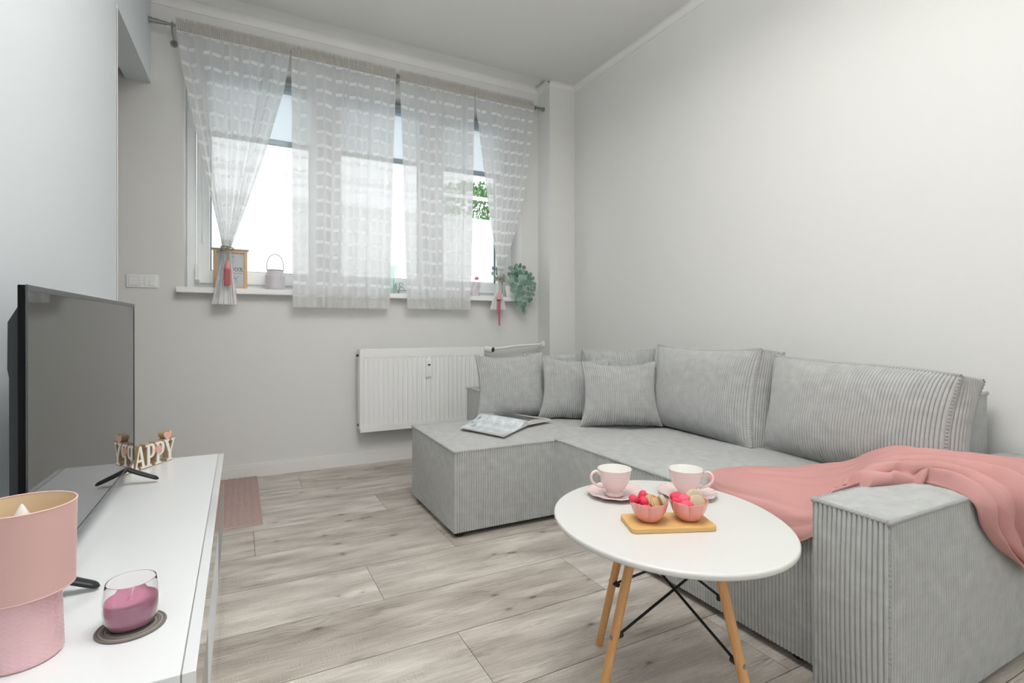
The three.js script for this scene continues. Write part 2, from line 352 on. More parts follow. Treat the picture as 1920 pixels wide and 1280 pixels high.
panesX.forEach(([a, b], i) => {
  const t = thing('roller_blind', blinds[i], 'blind', [0, 0, 0], 0, 'roller blinds on the window sashes'), z = ZF + 0.052;
  part('cassette', box(a - 0.03, b + 0.03, 2.69, 2.74, z - 0.01, z + 0.045, 0.012), M.alu, t, 'grey blind cassette');
  part('fabric', box(a - 0.006, b + 0.006, 2.345, 2.7, z, z + 0.0015), M.blind, t);
  part('hem_bar', box(a - 0.006, b + 0.006, 2.31, 2.352, z - 0.006, z + 0.009, 0.004), M.alu, t, 'grey hem bar');
  const beads = [];
  for (const [cx, y1, y0] of [[b - 0.16, 2.3, 1.93], [b - 0.185, 2.3, 2.02]]) for (let y = y1; y > y0; y -= 0.014) beads.push(new THREE.SphereGeometry(0.0034, 6, 5).translate(cx, y, z + 0.012));
  if (i === 0) part('bead_chain', beads, M.alu, t);
  if (i === 0) part('tilt_cord', [rod(V(a - 0.04, 2.7, z + 0.02), V(a - 0.04, 1.62, z + 0.02), 0.0025), rod(V(a - 0.04, 1.63, z + 0.02), V(a - 0.04, 1.575, z + 0.02), 0.006)], M.pvc, t);
});
// outside: yard, white boundary wall with rail, shrub, pale building
struct('yard', box(-30, 40, -0.4, -0.05, -40, ZB - 0.3), M.ground);
{
  const w = thing('garden_wall', 'sunlit white boundary wall outside the window with a thin rail', 'wall');
  part('wall_body', box(-14, 22, -0.05, 3.02, -9.25, -9), M.outsideWhite, w);
  part('coping', box(-14, 22, 3.02, 3.07, -9.3, -8.95), M.outsideWhite, w);
  part('rail', box(-14, 22, 3.47, 3.53, -9.16, -9.1), M.outsideWhite, w);
  const posts = []; for (let x = -12; x < 22; x += 2.4) posts.push(box(x, x + 0.05, 3.05, 3.5, -9.16, -9.11));
  part('rail_post', posts, M.outsideWhite, w);
  const b = thing('neighbour_building', 'pale neighbouring building seen faintly through the glass', 'building');
  part('wall_body', box(-16, -0.6, -0.05, 9, -16, -12.5), M.outsideWhite, b);
  part('floor_band', box(-16, -0.55, 5.0, 5.12, -12.5, -12.4), M.outsideGrey, b);
  for (let i = 0; i < 3; i++) part('window', [box(-4.6 + i * 1.6, -3.7 + i * 1.6, 5.5, 6.9, -12.5, -12.45)], M.outsideGrey, b);
  const s = thing('shrub', 'green leafy shrub above the boundary wall outside', 'shrub', [4.6, 0, -10.7]);
  const lg = new THREE.CircleGeometry(0.04, 6).scale(0.6, 1.3, 1); const pos = [];
  for (let i = 0; i < 5200; i++) {
    const th = rnd() * 6.283, ph = Math.acos(2 * rnd() - 1), r = Math.cbrt(0.3 + 0.7 * rnd());
    const g = lg.clone().rotateX(rnd() * 3).rotateY(rnd() * 6).translate(1.25 * r * Math.sin(ph) * Math.cos(th), 3.35 + 0.95 * r * Math.cos(ph), 0.8 * r * Math.sin(ph) * Math.sin(th));
    pos.push(g);
  }
  const lv = part('foliage', pos, M.oleander, s); lv.userData.kind = 'stuff';
  part('trunk', [rod(V(0, -0.05, 0), V(0, 3.2, 0), 0.06, 0.03), rod(V(0, 1.6, 0), V(0.4, 3.3, 0.1), 0.035, 0.02), rod(V(0, 1.9, 0), V(-0.4, 3.3, -0.1), 0.035, 0.02)], M.stem, s);
}

// ---------------------------------------------------------------- curtain rod and curtains
const ZC = -3.835, YR = 2.888;
{
  const t = thing('curtain_rod', 'thin brushed metal curtain rod with ribbed ends above the window', 'rod');
  part('pole', rod(V(-0.42, YR, ZC), V(2.29, YR, ZC), 0.008), M.steel, t);
  for (const [x, d] of [[-0.40, -1], [2.25, 1]]) {
    const f = [rod(V(x, YR, ZC), V(x + d * 0.03, YR, ZC), 0.011, 0.011, 18), new THREE.CylinderGeometry(0.017, 0.011, 0.085, 20).rotateZ(-d * Math.PI / 2).translate(x + d * 0.06, YR, ZC)];
    for (let i = 0; i < 4; i++) f.push(new THREE.TorusGeometry(0.0145 + i * 0.0012, 0.0022, 8, 20).rotateY(Math.PI / 2).translate(x + d * (0.05 + i * 0.014), YR, ZC));
    part('finial', f, M.steel, t);
  }
  for (const x of [-0.372, 1.043, 2.235]) {
    const low = x < 0, b = part('bracket', [new THREE.TorusGeometry(0.013, 0.005, 10, 20).rotateY(Math.PI / 2).translate(x, YR, ZC), low ? tube([V(x, YR - 0.012, ZC), V(x, YR - 0.045, ZC + 0.004), V(x + 0.004, YR - 0.066, ZC - 0.03), V(x + 0.004, YR - 0.07, ZB + 0.004)], 0.004) : rod(V(x, YR, ZC - 0.012), V(x, YR, ZB + 0.003), 0.0045)], M.steel, t);
    part('wall_plate', new THREE.CylinderGeometry(0.021, 0.021, 0.007, 24).rotateX(Math.PI / 2).translate(x, low ? YR - 0.07 : YR, ZB + 0.0036), M.steel, b);
  }
}
// woven sheer: map says how white, alpha how dense the cloth is. Ladders of dense white bars, one ladder per face of a fold
const LADDERS = [[0.1, 0.9], [0.12, 0.86], null, [0.14, 0.9], [0.1, 0.84], [0.16, 0.9], [0.3, 0.7], [0.12, 0.9]];
function sheerTex(base, edge, bar, srgb) {
  return canvasTex(1024, 480, (c, w, h) => {
    const g = (v) => `rgb(${v},${v},${v})`, cw = w / 8;
    c.fillStyle = g(base); c.fillRect(0, 0, w, h);
    for (let i = 0; i < 8; i++) {
      c.fillStyle = g(edge); c.fillRect(i * cw - 5, 0, 10, h);
      if (!LADDERS[i]) continue;
      const [p, q] = LADDERS[i];
      for (let k = 0; k < 5; k++) { c.fillStyle = g(bar); c.fillRect((i + p) * cw, 14 + k * 96 + (i % 3) * 3, (q - p) * cw, 23); }
    }
    c.fillStyle = g(edge); c.fillRect(w - 5, 0, 5, h);
  }, srgb);
}
M.sheer = phy({ color: '#ffffff', map: rep(sheerTex(235, 241, 255, true), 1 / 8, 1 / 0.48), roughness: 1, transmission: 0.5, thickness: 0, side: THREE.DoubleSide, transparent: true, alphaMap: rep(sheerTex(206, 214, 240, false), 1 / 8, 1 / 0.48) });
M.gathered = phy({ color: '#ffffff', roughness: 1, transmission: 0.15, thickness: 0, side: THREE.DoubleSide, transparent: true, opacity: 0.985 });
function interp(rows, y) {                                                     // rows: [y, ...values] from top to bottom
  if (y >= rows[0][0]) return rows[0].slice(1);
  for (let i = 1; i < rows.length; i++) if (y >= rows[i][0]) { const a = rows[i - 1], b = rows[i], t = (a[0] - y) / (a[0] - b[0]); return a.slice(1).map((q, k) => lerp(q, b[k + 1], t)); }
  return rows[rows.length - 1].slice(1);
}
// rows: y, left edge, right edge, fold depth; folds = number of folds, two faces each
function curtain(label, rows, folds, hemY, tied) {
  const t = thing('curtain', label, 'curtain'), yT = rows[0][0], yB = rows[rows.length - 1][0], ph = rnd() * 9, N = folds * 2;
  const at = (u, y) => {
    const [xl, xr, d] = interp(rows, y), w = (xr - xl) / N;
    const big = 0.75 + 0.5 * noise3.noise(u * 0.45, y * 0.35, ph), z = d * (0.019 * big * Math.cos(Math.PI * u) + 0.012 * noise3.noise(u * 0.3, y * 0.5, ph + 3));
    const x = xl + u * w + w * (1.5 * noise3.noise(u * 0.35, y * 0.3, ph + 7) + 0.5 * noise3.noise(u * 0.9, y * 0.6, ph + 12)) * Math.sin(Math.PI * u / N);
    return V(x, y, ZC + 0.004 + z);
  };
  const us = []; for (let i = 0; i < N; i++) for (const c of [0, 0.08, 0.2, 0.35, 0.5, 0.65, 0.8, 0.92]) us.push(i + c); us.push(N);
  const cover = (y0, y1, n) => surf(at, us, range(n, y0, y1));
  if (tied) {
    part('sheer', cover(tied + 0.06, yT, 70), M.sheer, t);
    part('tail', cover(yB, tied + 0.06, 34), M.gathered, t, 'gathered lower part of the cloth');
  } else {
    part('sheer', cover(hemY, yT, 80), M.sheer, t);
    part('hem', cover(yB, hemY, 6), M.hem, t);
  }
  // gathered heading around the rod with its ruffle
  const [xl, xr] = rows[0].slice(1), prof = [[2.852, 0.001], [2.86, 0.012], [2.874, 0.021], [2.89, 0.022], [2.903, 0.015], [2.909, 0.006], [2.915, 0.006], [2.926, 0.01], [2.938, 0.007]];
  const head = (sgn) => surf((s, i) => {
    const [y, o] = prof[i], x = lerp(xl, xr, s), w = 0.0055 * Math.sin(s * (xr - xl) / 0.0125 * 2 * Math.PI + 2 * noise3.noise(x * 30, 1, 6)) + 0.004 * noise3.noise(x * 60, y * 30, 1);
    return V(x + 0.002 * noise3.noise(x * 90, i, 4), y + (i > 6 ? 0.007 * noise3.noise(x * 70, 3, 8) : 0) , ZC + sgn * (o + w * (o > 0.004 ? 1 : 0.4)));
  }, range(Math.round((xr - xl) / 0.0024)), range(prof.length - 1, 0, prof.length - 1).map(Math.round), sgn < 0);
  part('heading', [head(1), head(-1)], M.heading, t, 'gathered greyish heading on the rod');
  const st = surf((s, a) => V(lerp(xl, xr, s), 2.853 + 0.0028 * Math.sin(a) + 0.0015 * noise3.noise(s * (xr - xl) * 90, 5, 2), ZC + 0.008 + 0.0028 * Math.cos(a)), range(140), range(6, 0, 2 * Math.PI));
  part('stitching', st, M.plainWhite, t);
  return t;
}
curtain('sheer white curtain pulled together by twine in front of the wooden box on the sill',
  [[2.852, -0.352, 0.302, 0.55], [2.6, -0.315, 0.262, 0.9], [2.2, -0.236, 0.158, 1], [1.8, -0.154, 0.036, 1], [1.6, -0.112, -0.03, 0.9], [1.518, -0.1, -0.052, 0.75], [1.45, -0.104, -0.046, 0.8], [1.3, -0.136, -0.028, 0.9], [1.16, -0.158, -0.012, 1.0]],
7, 0, 1.518);
curtain('sheer white curtain hanging straight on the left half of the rod beside the lantern jar',
  [[2.852, 0.308, 1.028, 0.45], [2.4, 0.312, 1.01, 0.9], [1.8, 0.314, 0.995, 1], [1.15, 0.318, 0.98, 1.1]], 7, 1.225);
curtain('sheer white curtain hanging straight right of the gap at the middle rod bracket',
  [[2.852, 1.056, 1.662, 0.45], [2.4, 1.072, 1.652, 0.9], [1.8, 1.09, 1.64, 1], [1.155, 1.11, 1.626, 1.1]], 6, 1.225);
curtain('sheer white curtain pulled together by twine in front of the eucalyptus plant',
  [[2.852, 1.668, 2.214, 0.45], [2.5, 1.712, 2.176, 0.9], [2.1, 1.768, 2.115, 1], [1.8, 1.81, 2.03, 1], [1.55, 1.862, 1.94, 0.9], [1.417, 1.874, 1.908, 0.7], [1.36, 1.868, 1.908, 0.8], [1.27, 1.832, 1.918, 0.9], [1.16, 1.792, 1.942, 1.0]],
  6, 0, 1.417);
// tie cords with tassels
function tieback(label, x, y, w, drop, tas) {
  const t = thing('tieback', label, 'tieback', [x, y, ZC]), c = [];
  for (let k = 0; k < 3; k++) {
    const pts = []; for (let i = 0; i < 16; i++) { const a = i / 16 * 6.283; pts.push(V(w * Math.cos(a), (k - 1) * 0.007 + 0.006 * Math.cos(a + k * 2), 0.034 * Math.sin(a) + 0.003)); }
    c.push(tube(pts, 0.0034, 6, 48, true));
  }
  c.push(tube([V(0.008, 0, 0.038), V(0.004, -drop * 0.5, 0.045), V(0, -drop, 0.047)], 0.003, 6), tube([V(-0.012, 0, 0.038), V(0.002, -drop * 0.5, 0.047), V(0.002, -drop, 0.047)], 0.003, 6));
  c.push(new THREE.SphereGeometry(0.0095, 10, 8).translate(0.004, 0, 0.04));
  part('cord', c, M.twine, t);
  tas(t, -drop);
  return t;
}
tieback('twine tie with a full pink tassel around the curtain before the wooden box', -0.072, 1.518, 0.036, 0.075, (t, y) => {
  const h = part('tassel_head', lathe([[0.001, 0], [0.008, -0.001], [0.0095, -0.008], [0.0065, -0.014], [0.01, -0.024], [0.017, -0.04], [0.0185, -0.052], [0.0165, -0.062]], 20).translate(0.001, y, 0.047), M.tasselLight, t);
  const fr = []; for (let i = 0; i < 64; i++) { const a = i * 2.4, r = 0.017 * Math.sqrt((i + 0.5) / 64), l = 0.095 + 0.012 * rnd(); fr.push(rod(V(0.001 + r * Math.cos(a), y - 0.056, 0.047 + r * Math.sin(a)), V(0.001 + r * 1.12 * Math.cos(a) + 0.002 * (rnd() - 0.5), y - 0.06 - l, 0.047 + r * Math.sin(a)), 0.0019, 0.0016, 5)); }
  fr.push(new THREE.TorusGeometry(0.0178, 0.0026, 8, 24).rotateX(Math.PI / 2).translate(0.001, y - 0.06, 0.047));
  part('fringe', fr, M.tassel, t, 'coral pink fringe').userData.kind = 'stuff';
});
tieback('twine tie with a long thin pink tassel around the curtain before the plant', 1.893, 1.417, 0.024, 0.125, (t, y) => {
  part('tassel_head', lathe([[0.001, 0.014], [0.006, 0.01], [0.008, 0], [0.012, -0.02], [0.018, -0.04], [0.019, -0.052], [0.013, -0.058]], 20).translate(-0.03, y, 0.047), M.tasselLight, t);
  part('tassel_collar', new THREE.TorusGeometry(0.0165, 0.0035, 8, 24).rotateX(Math.PI / 2).translate(-0.03, y - 0.056, 0.047), std({ color: '#5d4a42', roughness: 0.6 }), t, 'dark brown collar');
  const fr = []; for (let i = 0; i < 22; i++) { const a = i * 2.4, r = 0.011 * Math.sqrt((i + 0.5) / 22), l = i < 8 ? 0.12 : 0.2 + 0.02 * rnd(), b = i < 8 ? -0.014 : 0.004; fr.push(tube([V(-0.03 + r * Math.cos(a), y - 0.05, 0.047 + r * Math.sin(a)), V(-0.03 + b * 0.6 + r * 0.8 * Math.cos(a), y - 0.05 - l / 2, 0.047 + r * Math.sin(a)), V(-0.03 + b + r * 0.5 * Math.cos(a), y - 0.05 - l, 0.047 + r * 0.6 * Math.sin(a))], 0.0017, 5, 8)); }
  part('fringe', fr, M.tassel, t, 'coral pink fringe').userData.kind = 'stuff';
});

// ---------------------------------------------------------------- on the window sill
const YS = 1.2685;
{
  const t = thing('shadow_box', 'light wooden house-topped display box with glass front on the sill', 'box', [-0.057, YS, -3.985], 0.06);
  const w = 0.1, h = 0.262, d = 0.035, f = 0.019;
  part('frame', [box(-w, -w + f, 0, h, -d, d, 0.002), box(w - f, w, 0, h, -d, d, 0.002), box(-w + f, w - f, 0, f, -d, d, 0.002), box(-w + f, w - f, h - f, h, -d, d, 0.002)], M.boxWood, t);
  part('roof_board', box(-w - 0.01, w + 0.01, h, h + 0.007, -d - 0.008, d + 0.008, 0.002), std({ color: '#b7d3d2', roughness: 0.5 }), t, 'pale blue-grey top board');
  part('backing', box(-w + 0.004, w - 0.004, 0.004, h - 0.004, -d + 0.002, -d + 0.008), M.plainWhite, t);
  const print = canvasTex(256, 384, (c, W, H) => {
    c.fillStyle = '#c9cdd0'; c.fillRect(0, 0, W, H);
    c.fillStyle = '#b4babf'; for (let i = 0; i < 60; i++) c.fillRect(rnd() * W, rnd() * H, 3 + rnd() * 20, 2);
    c.fillStyle = '#1d1f20'; c.font = '60px serif'; c.fillText('BOX', 122, 208);
    c.strokeStyle = '#5f666a'; c.lineWidth = 3; c.beginPath(); c.moveTo(128, 232); c.lineTo(240, 232); c.stroke();
    c.lineWidth = 4; c.beginPath(); c.moveTo(150, 250); c.lineTo(176, 300); c.lineTo(205, 262); c.moveTo(176, 300); c.lineTo(196, 340); c.stroke();
    c.beginPath(); c.arc(150, 40, 7, 0, Math.PI); c.stroke();
  });
  const pg = new THREE.PlaneGeometry(2 * (w - f), h - 2 * f).translate(0, h / 2, d - 0.012);
  part('glass_print', [box(-w + f, w - f, f, h - f, d - 0.0145, d - 0.0125)], M.plainWhite, t);
  part('printed_front', pg, std({ map: print, roughness: 0.25 }), t, 'grey front printed with the word BOX');
}
{
  const t = thing('lantern_jar', 'frosted white glass lantern jar with wire handle on the sill', 'lantern', [0.218, YS, -3.975]);
  const print = canvasTex(512, 256, (c, W, H) => {
    c.fillStyle = '#f3f0f2'; c.fillRect(0, 0, W, H); c.fillStyle = '#a6a3a6';
    [[0, 60], [1, 74], [2, 52], [3, 40]].forEach(([k, l]) => { for (let i = 0; i < l; i += 11) c.fillRect(150 + i, 106 + k * 26, 7, 5); });
  });
  part('jar', lathe([[0.001, 0.001], [0.055, 0.001], [0.062, 0.006], [0.0645, 0.03], [0.0635, 0.09], [0.0635, 0.108], [0.058, 0.124], [0.051, 0.131], [0.051, 0.143], [0.0485, 0.143], [0.0485, 0.13], [0.06, 0.1], [0.06, 0.01], [0.001, 0.006]], 48), phy({ map: print, roughness: 0.5, transmission: 0.5, thickness: 0 }), t);
  const dots = []; for (let i = 0; i < 36; i++) { const a = i / 36 * 6.283; dots.push(new THREE.SphereGeometry(0.003, 6, 5).translate(0.0635 * Math.cos(a), 0.104, 0.0635 * Math.sin(a))); }
  part('beaded_rim', dots, M.plainWhite, t);
  part('wire_collar', new THREE.TorusGeometry(0.0515, 0.0022, 8, 40).rotateX(Math.PI / 2).translate(0, 0.139, 0), M.steel, t);
  const pts = range(14, 0, Math.PI).map((a) => V(0.0525 * Math.cos(a) * (1 + 0.12 * Math.sin(a)), 0.14 + 0.112 * Math.pow(Math.sin(a), 0.8), 0.004));
  part('handle', tube(pts, 0.0021, 6, 40), M.darkSteel, t, 'thin wire handle');
}
{
  const t = thing('glass_vase', 'pale green glass vase with grassy sprigs partly behind the curtain edge', 'vase', [1.04, YS, -3.985]);
  part('vase', lathe([[0.001, 0.002], [0.04, 0.002], [0.045, 0.02], [0.036, 0.07], [0.02, 0.13], [0.018, 0.16], [0.03, 0.2], [0.042, 0.222], [0.04, 0.222], [0.028, 0.2], [0.016, 0.16], [0.018, 0.13], [0.034, 0.07], [0.042, 0.02], [0.001, 0.006]], 36), M.seaGlass, t);
  const bl = []; for (let i = 0; i < 34; i++) { const a = rnd() * 6.28, r = 0.03 + rnd() * 0.035, h = 0.05 + rnd() * 0.06; bl.push(tube([V(0.05 * Math.cos(a), 0, 0.03 * Math.sin(a) + 0.012), V((0.05 + r * 0.4) * Math.cos(a), h, 0.03 * Math.sin(a) + 0.014), V((0.05 + r) * Math.cos(a), h * 0.75, (0.03 + r * 0.3) * Math.sin(a) + 0.014)], 0.0014, 4, 6)); }
  part('sprigs', bl, M.leafPale, t).userData.kind = 'stuff';
}
{
  const t = thing('rose_figurine', 'small white swirled figurine topped by a pink rose on the sill', 'figurine', [1.738, YS, -3.975], 0.2);
  const sw = surf((a, v) => { const r = (0.034 - 0.012 * v + 0.004 * Math.sin(5 * a + v * 9)) * (v < 0.04 ? 0.9 + v * 2.5 : 1); return V(r * Math.cos(a), v * 0.125, r * 0.8 * Math.sin(a)); }, range(48, 0, 2 * Math.PI), range(24), true);
  part('body', sw, M.angel, t);
  for (const s of [-1, 1]) {
    const w = new THREE.SphereGeometry(0.03, 16, 12).scale(0.5, 1.75, 0.35).rotateZ(-s * 0.32).translate(s * 0.036, 0.075, -0.012);
    part('wing', w, M.angel, t);
  }
  const petals = [new THREE.SphereGeometry(0.014, 14, 10)];
  for (let i = 0; i < 9; i++) petals.push(new THREE.SphereGeometry(0.015, 12, 8, 0, Math.PI * 1.2).scale(1, 1, 0.8).rotateX(-0.5 + (i % 3) * 0.4).rotateY(i * 0.7).scale(1 + 0.12 * (i % 3), 1, 1 + 0.12 * (i % 3)));
  part('rose', mergeGeometries(petals.map(plain)).translate(0.008, 0.155, 0.004), M.rose, t, 'pink rose head');
}
{
  const t = thing('trailing_eucalyptus', 'trailing grey-green eucalyptus plant hanging from a pot over the sill edge', 'plant', [2.07, YS, -3.965]);
  part('pot', lathe([[0.001, 0.001], [0.042, 0.001], [0.052, 0.08], [0.055, 0.1], [0.05, 0.1], [0.047, 0.08], [0.001, 0.078]], 30), M.whiteChina, t);
  const leafG = [0.018, 0.0215, 0.025].map((r) => {
    const g = new THREE.CircleGeometry(r, 14); const p = g.attributes.position;
    for (let i = 0; i < p.count; i++) p.setZ(i, 7 * (p.getX(i) ** 2) - 3 * p.getY(i) ** 2);
    g.computeVertexNormals(); return g;
  });
  const mats = [M.leaf, M.leafPale, M.leafDark, M.leaf];
  // sprays: from the pot, over the edge, down the wall or up at the side
  const sprays = [
    [[0, 0.1, 0], [0.02, 0.2, 0.05], [0.05, 0.2, 0.13], [0.08, 0.12, 0.155], [0.085, 0.02, 0.15], [0.05, -0.08, 0.15], [0.04, -0.115, 0.15]],
    [[0, 0.1, 0], [0, 0.22, 0.06], [0.01, 0.21, 0.14], [0.02, 0.1, 0.155], [0.0, 0.0, 0.15], [0.02, -0.07, 0.15], [0.01, -0.1, 0.15]],
    [[0, 0.1, 0], [-0.03, 0.18, 0.06], [-0.05, 0.14, 0.13], [-0.06, 0.05, 0.155], [-0.04, -0.03, 0.155], [-0.01, -0.09, 0.15]],
    [[0, 0.1, 0], [0.05, 0.2, 0.03], [0.11, 0.2, 0.08], [0.135, 0.13, 0.12], [0.12, 0.06, 0.14], [0.09, -0.02, 0.15]],
    [[0, 0.1, 0], [-0.01, 0.24, 0.02], [0.03, 0.275, 0.05]],
    [[0, 0.1, 0], [0.04, 0.24, 0.0], [0.075, 0.26, 0.03]],
    [[0, 0.1, 0], [-0.08, 0.19, 0.01], [-0.15, 0.23, 0.04], [-0.185, 0.245, 0.05], [-0.19, 0.19, 0.06]],
    [[0, 0.1, 0], [-0.07, 0.14, 0.03], [-0.13, 0.15, 0.06], [-0.165, 0.15, 0.06]],
  ];
  const stems = [];
  sprays.forEach((s, si) => {
    const c = new THREE.CatmullRomCurve3(s.map((p) => V(...p))); stems.push(new THREE.TubeGeometry(c, 24, 0.0016, 5));
    const L = c.getLength(), n = Math.round(L / 0.047);
    for (let i = 2; i <= n; i++) for (const side of [-1, 1]) {
      if (si > 5 && side > 0 && i < n) continue;
      const f = i / n, p = c.getPointAt(f), big = f > 0.85 ? 0 : Math.floor(rnd() * 3);
      const m = part('leaf', leafG[big], mats[Math.floor(rnd() * 4)], t);
      m.position.copy(p).add(V(side * (0.013 + 0.012 * rnd()), 0.008 * (rnd() - 0.5), 0.006 + 0.012 * rnd()));
      m.rotation.set((rnd() - 0.6) * 0.9, (rnd() - 0.5) * 1.2, rnd() * 6);
    }
  });
  part('stems', stems, M.stem, t);
  part('buds', [V(0.045, -0.128, 0.152), V(0.037, -0.134, 0.15), V(0.052, -0.136, 0.15), V(0.042, -0.142, 0.152)].map((p) => new THREE.SphereGeometry(0.0042, 8, 6).translate(p.x, p.y, p.z)), std({ color: '#b98f86', roughness: 0.7 }), t, 'small pinkish buds');
}

// ---------------------------------------------------------------- radiator, pipe, switch
{
  const t = thing('radiator', 'white panel radiator mounted under the window beside the grey sofa', 'radiator', [0.765, 0.257, -3.9]);
  const W = 0.968, H = 0.598, D = 0.1, n = 26, x0 = 0.02, x1 = W - 0.02;
  const us = []; for (let i = 0; i <= n * 10; i++) us.push(x0 + (x1 - x0) * i / (n * 10));
  const face = surf((x, y) => {
    const f = ((x - x0) / (x1 - x0) * n) % 1, rib = Math.min(sstep(0.08, 0.2, f), 1 - sstep(0.8, 0.92, f)), m = sstep(0.045, 0.062, y) * (1 - sstep(H - 0.07, H - 0.055, y));
    return V(x, y, D - 0.0042 * rib * m);
  }, us, [0.004, 0.03, 0.044, 0.05, 0.056, 0.062, 0.07, 0.15, 0.3, 0.45, H - 0.075, H - 0.07, H - 0.064, H - 0.06, H - 0.055, H - 0.05, H - 0.02, H - 0.004]);
  part('front_panel', [face, box(0, 0.02, 0, H, D - 0.012, D, 0.002), box(W - 0.02, W, 0, H, D - 0.012, D, 0.002), box(0.001, W - 0.001, 0.0006, 0.0066, D - 0.0115, D - 0.0004, 0.002), box(0.001, W - 0.001, H - 0.0066, H - 0.0006, D - 0.0115, D - 0.0004, 0.002)], M.enamel, t);
  part('back_panel', box(0.005, W - 0.005, 0.005, H - 0.005, 0, 0.012, 0.002), M.enamel, t);
  part('side_cover', box(-0.004, 0.003, 0.02, H - 0.005, 0, D - 0.004, 0.001), M.enamel, t); part('side_cover', box(W - 0.003, W + 0.004, 0.02, H - 0.005, 0, D - 0.004, 0.001), M.enamel, t);
  part('top_grille', [box(0, W, H - 0.004, H + 0.002, 0.008, 0.016), box(0, W, H - 0.004, H + 0.002, D - 0.022, D - 0.012), ...range(40).map((k) => box(k * (W - 0.006), k * (W - 0.006) + 0.006, H - 0.004, H + 0.001, 0.01, D - 0.014))], M.enamel, t);
  part('fins', range(60).map((k) => box(0.02 + k * (W - 0.042), 0.021 + k * (W - 0.042), 0.03, H - 0.03, 0.014, D - 0.016)), M.enamel, t);
  part('vent_plug', [rod(V(-0.02, H - 0.045, 0.05), V(0, H - 0.045, 0.05), 0.009), rod(V(-0.012, 0.05, 0.05), V(0, 0.05, 0.05), 0.009)], M.darkSteel, t);
  part('bracket', [box(0.15, 0.18, 0.08, H - 0.05, -0.039, 0.002), box(W - 0.18, W - 0.15, 0.08, H - 0.05, -0.039, 0.002)], M.steel, t);
  const al = part('heat_meter', box(0.483, 0.527, 0.38, 0.513, D - 0.004, D + 0.022, 0.004), M.pvc, t, 'white heat cost meter');
  part('meter_display', box(0.495, 0.515, 0.468, 0.479, D + 0.0215, D + 0.0228), M.blackPlastic, al);
  part('meter_mark', [box(0.502, 0.508, 0.404, 0.408, D + 0.0215, D + 0.0226), box(0.498, 0.514, 0.388, 0.3905, D + 0.0215, D + 0.0226)], M.groove, al);
}
{
  const t = thing('radiator_valve', 'white thermostatic valve with black cap at the right of radiator', 'valve');
  part('valve_body', [rod(V(1.732, 0.838, -3.846), V(1.775, 0.838, -3.846), 0.011), rod(V(1.775, 0.838, -3.86), V(1.775, 0.838, -3.836), 0.015)], M.darkSteel, t);
  part('thermostat_head', [rod(V(1.765, 0.838, -3.84), V(1.806, 0.834, -3.786), 0.024, 0.026, 24)], M.enamel, t);
  part('cap', rod(V(1.8055, 0.834, -3.787), V(1.8105, 0.8335, -3.7805), 0.02, 0.018, 20), M.blackPlastic, t, 'black end cap');
  const p = thing('heating_pipe', 'white painted heating pipe running from the radiator valve to the pillar', 'pipe');
  part('pipe', tube([V(1.775, 0.838, -3.85), V(1.86, 0.84, -3.85), V(1.93, 0.846, -3.85), V(2.02, 0.856, -3.85), V(2.15, 0.864, -3.85), V(2.318, 0.872, -3.85)], 0.0105, 12, 60), M.enamel, p);
  part('escutcheon', [rod(V(2.296, 0.8715, -3.85), V(2.318, 0.872, -3.85), 0.025, 0.03, 24)], M.enamel, p);
}
{
  const t = thing('light_switch', 'white double light switch on the wall under the beam', 'switch', [-0.538, 1.299, ZB]);
  part('cover_frame', box(-0.083, 0.083, -0.041, 0.041, 0, 0.009, 0.004), M.enamel, t);
  for (const [a, b] of [[-0.069, -0.013], [0.011, 0.0375], [0.0385, 0.067]]) part('rocker', box(a, b, -0.027, 0.027, 0.004, a > 0.03 ? 0.0135 : 0.0115, 0.0015), M.pvc, t);
  part('rocker_gap', [box(-0.0702, -0.0118, -0.0282, 0.0282, 0.008, 0.0094), box(0.0098, 0.0682, -0.0282, 0.0282, 0.008, 0.0094)], M.gapGrey, t);
}

// ---------------------------------------------------------------- corner sofa
// padded block covered with corduroy; ribs on top run along X or Z, on the sides they stand upright
function block({ x0, x1, y0, y1, z0, z1, back, crown = 0.012, bulge = 0.006, top = 'x', nt = 14 }) {
  const yt = (z) => lerp(back ?? y1, y1, (z - z0) / (z1 - z0)), q = (a) => 1 - (2 * a - 1) ** 4, W = x1 - x0, D = z1 - z0, H = y1 - y0;
  const side = (f, U) => ribbed(f, U, H, 10);
  const g = [];
  const bu = (a, b) => bulge * Math.sin(Math.PI * a) * Math.sin(Math.PI * b);
  const wob = (a, b) => 0.002 * noise3.noise(a * 3, b * 3, x0);
  g.push(side((u, v) => V(x0 + u, y0 + v * (yt(z1) - y0) / H, z1 + bu(u / W, v / H) + wob(u, v)), W));
  g.push(side((u, v) => V(x1 - u, y0 + v * (yt(z0) - y0) / H, z0 - bu(u / W, v / H)), W));
  g.push(side((u, v) => V(x0 - bu(u / D, v / H) - wob(u, v), y0 + v * (yt(z0 + u) - y0) / H, z0 + u), D));
  g.push(side((u, v) => V(x1 + bu(u / D, v / H), y0 + v * (yt(z1 - u) - y0) / H, z1 - u), D));
  const cr = (a, b) => crown * q(a) * q(b) + 0.003 * noise3.noise(a * 4, b * 4, 2 + x0) * q(a) * q(b);
  if (top === 'x') g.push(ribbed((u, v) => V(x0 + v, yt(z0 + u) + cr(u / D, v / W), z0 + u), D, W, nt));
  else g.push(ribbed((u, v) => V(x0 + u, yt(z1 - v) + cr(u / W, v / D), z1 - v), W, D, nt));
  g.push(new THREE.PlaneGeometry(W, D).rotateX(Math.PI / 2).translate((x0 + x1) / 2, y0, (z0 + z1) / 2));
  const c = { a: V(x0, yt(z1), z1), b: V(x1, yt(z1), z1), c: V(x1, yt(z0), z0), d: V(x0, yt(z0), z0) };
  return { g, c, y0 };
}
